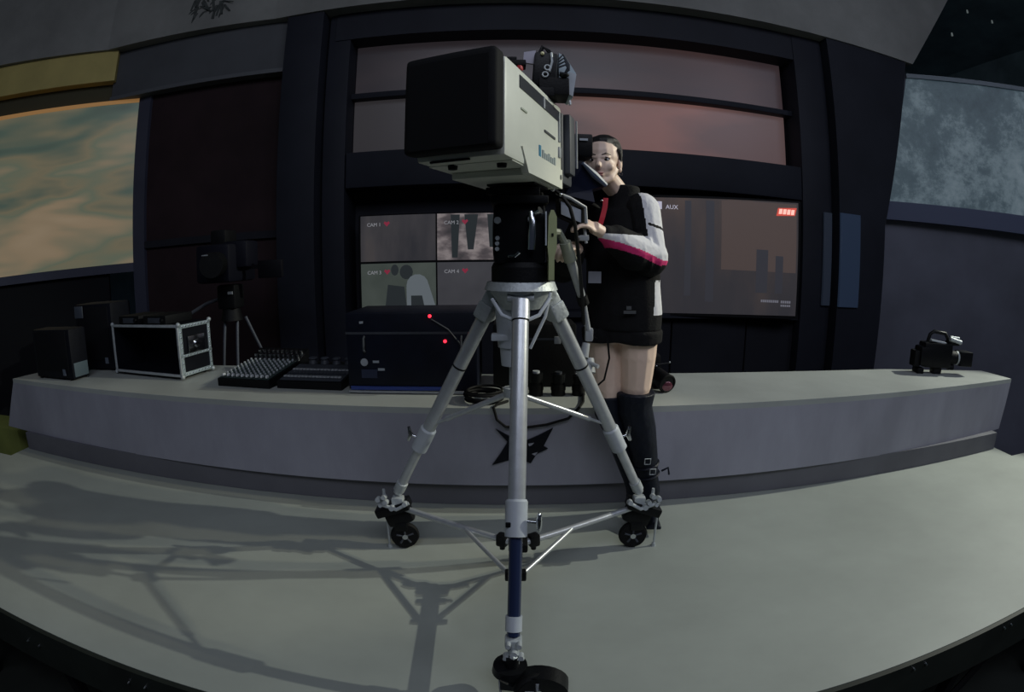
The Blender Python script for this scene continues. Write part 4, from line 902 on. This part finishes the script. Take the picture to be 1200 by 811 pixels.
# flat switcher panel
A, Bp = Vector((-1.31, 2.57, ZT)), Vector((-0.91, 2.55, ZT))
c, s, R, d, n = slab(A, Bp, 0.42, 0.05, ZT)
sw = thing('switcher_panel', (c.x, c.y, ZT), 'long low dark control panel between the audio mixer and big black case', 'control panel')
w2 = s[0]
part('chassis', MB().prism([LM(-w2/2, 0, 0.0), LM(-w2/2, 0, 0.04), LM(-w2/2, 0.30, 0.075), LM(-w2/2, 0.40, 0.075), LM(-w2/2, 0.40, 0.0)], d*w2), DULL, sw)
part('control_surface', MB().prism([LM(-w2/2 + 0.01, 0.02, 0.044), LM(w2/2 - 0.01, 0.02, 0.044), LM(w2/2 - 0.01, 0.29, 0.075), LM(-w2/2 + 0.01, 0.29, 0.075)], (0, 0, 0.004)), DGREY, sw)
for i in range(16):
    for j in range(3):
        u = -w2/2 + 0.03 + i*(w2 - 0.06)/15; v = 0.06 + j*0.06
        part('button', MB().box(LM(u, v, 0.052 + v*0.115), (0.018, 0.018, 0.008), rot=R), GREYP if j != 1 else DGREY, sw)
for i in range(4):
    u = -w2/2 + 0.08 + i*(w2 - 0.16)/3
    part('joystick', MB().cyl(LM(u, 0.34, 0.07), LM(u, 0.34, 0.10), 0.03, 0.022, 12).ell(LM(u, 0.34, 0.105), (0.028, 0.028, 0.012)), DGREY, sw)
# big black case with red LEDs
A, Bp = P(409, 459, z=ZT), P(556, 458, z=ZT); A.y = Bp.y = 2.50; A.x = P(409, 455, Y=2.5).x; Bp.x = P(560, 455, Y=2.5).x
Hr = zat(480, 366, 2.5) - ZT
c, s, R, d, n = slab(A, Bp, 0.40, Hr - 0.02, ZT + 0.02)
rk = thing('equipment_case', (c.x, c.y, ZT), 'large dark navy equipment case with two red lights behind the left tripod leg', 'case')
w2, dp, h2 = s
part('shell', MB().box(c, s, rot=R, bev=0.01), mat('navy_case_laminate', (15, 19, 32), 0.45, 0, 0.25, 8), rk)
part('lid_seam', MB().box(LC(0, 0, h2*0.24), (w2 + 0.004, dp + 0.004, 0.012), rot=R), DGREY, rk)
part('base_rail', MB().box(LC(-0.08, -dp/2 - 0.004, -h2/2 + 0.012), (w2*0.72, 0.010, 0.018), rot=R), mat('blue_rail', (40, 60, 130), 0.35), rk, 'blue strip along the bottom')
part('base_edging', MB().box(LC(0, -dp/2, -h2/2 - 0.008), (w2, 0.012, 0.012), rot=R), GREYP, rk)
hn = MB()
for u in (-0.24, 0.26): hn.tube([LC(u, -dp/2, h2*0.20), LC(u, -dp/2 - 0.02, h2*0.18), LC(u, -dp/2 - 0.02, h2*0.02), LC(u, -dp/2, 0)], 0.006, 6)
part('handle', hn, DGREY, rk)
for px, py in [(503.5, 370.5), (521.5, 400)]:
    q = P(px, py, Y=c.y - dp/2 - 0.008)
    part('red_light', MB().ell(q, 0.0085), LED, rk, 'glowing red light')
lb = [((427, 424.5), 0.020, 0), ((440.5, 424), 0.016, 1), ((447, 433), 0.018, 1), ((423, 378), 0.010, 1)]
for (px, py), r_, sq in lb:
    q = P(px, py, Y=c.y - dp/2 - 0.002)
    part('sticker', (MB().box(q, (r_*2, 0.003, 0.012)) if sq else MB().cyl(q, q + Vector((0, -0.003, 0)), r_, r_, 14)), mat('sticker_grey', (150, 156, 164), 0.6), rk, 'small pale sticker')
part('navy_label', MB().box(P(433, 438, Y=c.y - dp/2 - 0.002), (0.085, 0.003, 0.045)), mat('label_navy', (34, 42, 66), 0.5), rk)
part('diagonal_cable', MB().tube([P(505, 374, Y=c.y - dp/2 - 0.01), P(525, 386, Y=c.y - dp/2 - 0.015), P(545, 410, Y=c.y - dp/2 - 0.01)], 0.004, 6), DGREY, rk)
ft = MB()
for u in (-1, 1):
    for v in (-1, 1): p = LC(u*(w2/2 - 0.05), v*(dp/2 - 0.05), 0); ft.cyl((p.x, p.y, ZT), (p.x, p.y, ZT + 0.025), 0.02, 0.02, 8)
part('foot', ft, RUBBER, rk)
# second black case behind the column
A = Vector((-0.10, 2.66, 0)); Bp = Vector((0.34, 2.66, 0))
c, s, R, d, n = slab(A, Bp, 0.26, 0.34, ZT)
rk2 = thing('equipment_case', (c.x, c.y, ZT), 'black equipment case hidden behind the tripod column and right leg', 'case')
w2, dp, h2 = s
part('shell', MB().box(c, s, rot=R, bev=0.012), DULL, rk2)
part('lid_seam', MB().box(LC(0, 0, 0.09), (w2 + 0.004, dp + 0.004, 0.01), rot=R), DGREY, rk2)
part('catch', MB().box(LC(-0.08, -dp/2, 0.085), (0.035, 0.012, 0.04), rot=R, bev=0.003).box(LC(0.12, -dp/2, 0.085), (0.035, 0.012, 0.04), rot=R, bev=0.003), GREYP, rk2)
# spare lenses in front of it
for k, (px, py, r_, h_, lab) in enumerate([(628, 462, 0.036, 0.115, 'black lens standing on the desk, nearest the central tripod leg'), (654, 461, 0.036, 0.11, 'black lens standing on the desk midway between central and right tripod legs'), (678, 460, 0.034, 0.10, 'black lens standing on the desk next to the operator\'s legs')]):
    q = P(px, py, z=ZT); q.y = 2.50; q.x = P(px, py, Y=2.5).x
    t = thing('camera_lens', q, lab, 'lens', 'spare lenses on the desk')
    part('barrel', MB().cyl(q, q + Vector((0, 0, h_*0.55)), r_, r_, 20).cyl(q + Vector((0, 0, h_*0.55)), q + Vector((0, 0, h_)), r_*0.88, r_*0.95, 20), BLACK, t)
    part('focus_ring', MB().cyl(q + Vector((0, 0, h_*0.25)), q + Vector((0, 0, h_*0.5)), r_*1.06, r_*1.06, 20), RUBBER, t)
    part('lens_cap', MB().cyl(q + Vector((0, 0, h_)), q + Vector((0, 0, h_ + 0.01)), r_*0.5, r_*0.5, 16), LGREY if k != 1 else DGREY, t)
# coils of cable
q = P(567, 468, z=ZT) ; cc = MB()
q.y -= 0.055
for k in range(5): cc.torus((q.x + 0.006*math.sin(k*2.1), q.y + 0.03 + 0.006*math.cos(k*1.7), ZT + 0.009 + 0.011*k), (0.06*math.sin(k), 0.05*math.cos(k*2), 1), 0.088 + 0.006*math.sin(k*3), 0.0065, 28, 6)
solo('cable_coil', cc, RUBBER, (q.x, q.y + 0.03, ZT), 'coiled black cable on the desk left of the central tripod leg', 'cable')
cc = MB().tube([(-0.02, 2.36, ZT+0.008), (-0.07, 2.30, ZT+0.008), (-0.085, 2.256, ZT+0.006), (-0.07, 2.25, 0.47), (-0.03, 2.25, 0.435), (0.06, 2.252, 0.43), (0.16, 2.25, 0.445), (0.26, 2.248, 0.475), (0.31, 2.252, ZT+0.006), (0.34, 2.34, ZT+0.008), (0.36, 2.48, ZT + 0.008)], 0.0065, 8)
solo('loose_cable', cc, RUBBER, (0.1, 2.4, ZT), 'loose black cable drooping over the desk front above the star', 'cable')
cc = MB().tube([P(700, 396, Y=2.0), P(693, 392, Y=1.98), P(703, 384, Y=1.98), P(712, 398, Y=1.98), P(714, 420, Y=1.98), P(708, 445, Y=1.99), P(700, 452, Y=2.0)], 0.004, 8)
part('cable', cc, BLACK, hd_)

# compact camcorder builder (right end of the desk)
def camcorder(q, ang, label, s=1.0):
    t = thing('camcorder', q, label, 'camera')
    Mx = Matrix.Translation(q) @ Matrix.Rotation(ang, 4, 'Z') @ Matrix.Scale(s, 4)
    part('body', MB().box((0, 0, 0.13), (0.24, 0.12, 0.17), M=Mx, bev=0.02).box((-0.10, 0, 0.12), (0.10, 0.13, 0.13), M=Mx, bev=0.02).box((0.02, 0, 0.030), (0.07, 0.07, 0.06), M=Mx, bev=0.01), BLACK, t)
    part('battery', MB().box((-0.165, 0, 0.10), (0.05, 0.09, 0.11), M=Mx, bev=0.01), DULL, t)
    part('base_foot', MB().box((-0.13, 0, 0.02), (0.05, 0.10, 0.04), M=Mx, bev=0.006), DULL, t)
    h = part('top_handle', MB().tube([(-0.08, 0, 0.20), (-0.06, 0, 0.265), (-0.03, 0, 0.285), (0.07, 0, 0.275), (0.10, 0, 0.235), (0.11, 0, 0.20)], 0.013, 10, M=Mx), BLACK, t)
    part('top_plate', MB().box((0.0, -0.02, 0.222), (0.13, 0.05, 0.012), M=Mx, bev=0.003, rot=Matrix.Rotation(0.12, 3, 'Y')), LGREY, t, 'bright top plate')
    part('microphone', MB().cyl((0.10, -0.03, 0.245), (0.20, -0.03, 0.225), 0.016, 0.016, 14, M=Mx).cyl((0.13, 0.02, 0.25), (0.21, 0.02, 0.245), 0.012, 0.012, 12, M=Mx), ALU2, t)
    part('mike_clamp', MB().box((0.14, 0, 0.215), (0.09, 0.07, 0.03), M=Mx, bev=0.008), BLACK, t)
    part('lens', MB().cyl((0.10, 0, 0.12), (0.19, 0, 0.115), 0.05, 0.045, 22, M=Mx).cyl((0.12, 0, 0.05), (0.17, 0, 0.05), 0.02, 0.02, 12, M=Mx), DULL, t)
    part('focus_ring', MB().cyl((0.185, 0, 0.115), (0.20, 0, 0.115), 0.047, 0.047, 22, M=Mx), ALU2, t)
    part('lens_hood', MB().box((0.255, 0, 0.115), (0.11, 0.11, 0.10), M=Mx, bev=0.008), BLACK, t)
    part('front_glass', MB().cyl((0.309, 0, 0.115), (0.313, 0, 0.115), 0.04, 0.04, 20, M=Mx), GLASS, t)
    return t
q = (P(1100, 439, z=ZT)); camcorder(Vector((q.x - 0.02, q.y + 0.05, ZT)), -0.32, 'black shoulder camcorder standing alone on the right end of the desk', 1.08)
# small camera beside the operator, lens towards us
q = P(779, 456, z=ZT); q.y = 2.52; q.x = P(779, 456, Y=2.52).x; q.z = ZT
sc = thing('handheld_camera', q, 'small black camera with pinkish lens on the desk behind the operator', 'camera')
dl = Vector((0.30, -1, -0.25)).normalized(); l0 = Vector((q.x, q.y, ZT + 0.056)) + dl*0.02
part('lens_barrel', MB().cyl(l0 - dl*0.12, l0, 0.042, 0.050, 24), BLACK, sc)
part('front_glass', MB().ell(l0 + dl*0.002 - Vector((0.0, 0, 0.012)), (0.030, 0.006, 0.026)), PINKG, sc, 'pink reflecting front glass')
part('lens_ring', MB().torus(l0, dl, 0.046, 0.006, 28, 8), RUBBER, sc)
part('body', MB().box(l0 - dl*0.15 + Vector((-0.03, 0.02, 0.035)), (0.13, 0.12, 0.13), bev=0.02), BLACK, sc)
part('handle', MB().tube([l0 + Vector((-0.10, 0.12, 0.10)), l0 + Vector((-0.06, 0.12, 0.145)), l0 + Vector((-0.02, 0.12, 0.11))], 0.012, 8).cyl(l0 + Vector((-0.06, 0.05, 0.09)), l0 + Vector((0.02, 0.05, 0.10)), 0.004, 0.004, 6), BLACK, sc)
part('thumb_screw', MB().ell(l0 + Vector((0.022, 0.05, 0.105)), 0.006).ell(l0 + Vector((-0.05, 0.05, 0.085)), 0.005), CHROME, sc)
part('support_foot', MB().box((q.x - 0.01, q.y + 0.12, ZT + 0.03), (0.05, 0.10, 0.06), bev=0.01), DULL, sc)

# ================================================================== DARK CAMERA ON A TRIPOD BEHIND THE DESK
YT = 3.45
cxm = P(272, 372, Y=YT).x
tt = thing('tripod', (cxm, YT, -0.70), 'thin dark tripod standing in the gloom behind the desk near the red wall', 'tripod')
TOPZ = P(272, 372, Y=YT).z
for sx, yy, dxx in [(-0.045, -0.06, -0.04), (0.055, -0.02, 0.02), (-0.10, 0.10, -0.45), (0.10, 0.08, 0.45)][:4]:
    if dxx in (-0.45,): continue
    part('leg', MB().cyl((cxm + sx, YT + yy*0.5, TOPZ), (cxm + sx*1.2 + dxx, YT + (0.50 if yy > 0 else -0.28), -0.70), 0.013, 0.012, 10), mat('dim_tripod_metal', (92, 96, 104), 0.4, 0.5), tt)
part('spider', MB().cyl((cxm, YT, TOPZ - 0.02), (cxm, YT, TOPZ + 0.07), 0.09, 0.07, 18), DULL, tt)
sc2 = thing('camcorder', (cxm, YT, TOPZ + 0.07), 'unlit black camera on the thin tripod behind the desk', 'camera')
z0 = TOPZ + 0.07
part('head', MB().box((cxm, YT, z0 + 0.09), (0.16, 0.16, 0.18), bev=0.02), DULL, sc2)
part('body', MB().box((cxm - 0.03, YT, z0 + 0.34), (0.30, 0.42, 0.28), bev=0.03).box((cxm + 0.10, YT, z0 + 0.40), (0.22, 0.2, 0.20), bev=0.03), mat('unlit_black', (12, 13, 24), 0.55), sc2)
part('viewfinder', MB().box((cxm - 0.05, YT, z0 + 0.53), (0.14, 0.18, 0.12), bev=0.02), DULL, sc2)
part('lens', MB().cyl((cxm + 0.02, YT - 0.2, z0 + 0.34), (cxm + 0.06, YT - 0.36, z0 + 0.33), 0.085, 0.09, 22), DULL, sc2)
part('monitor', MB().box((cxm + 0.36, YT, z0 + 0.28), (0.20, 0.04, 0.13), bev=0.008).box((cxm + 0.22, YT, z0 + 0.30), (0.16, 0.03, 0.03)), mat('unlit_black2', (10, 10, 16), 0.5), sc2)
part('pan_handle', MB().tube([(cxm - 0.05, YT, z0 + 0.09), (cxm - 0.20, YT - 0.05, z0 + 0.045), (cxm - 0.36, YT - 0.12, z0 - 0.04)], 0.014, 8), DGREY, sc2)
part('badge', MB().box((cxm + 0.02, YT - 0.375, z0 + 0.40), (0.05, 0.004, 0.008)).box((cxm + 0.05, YT - 0.09, z0 + 0.12), (0.04, 0.01, 0.02)), GREYP, sc2)
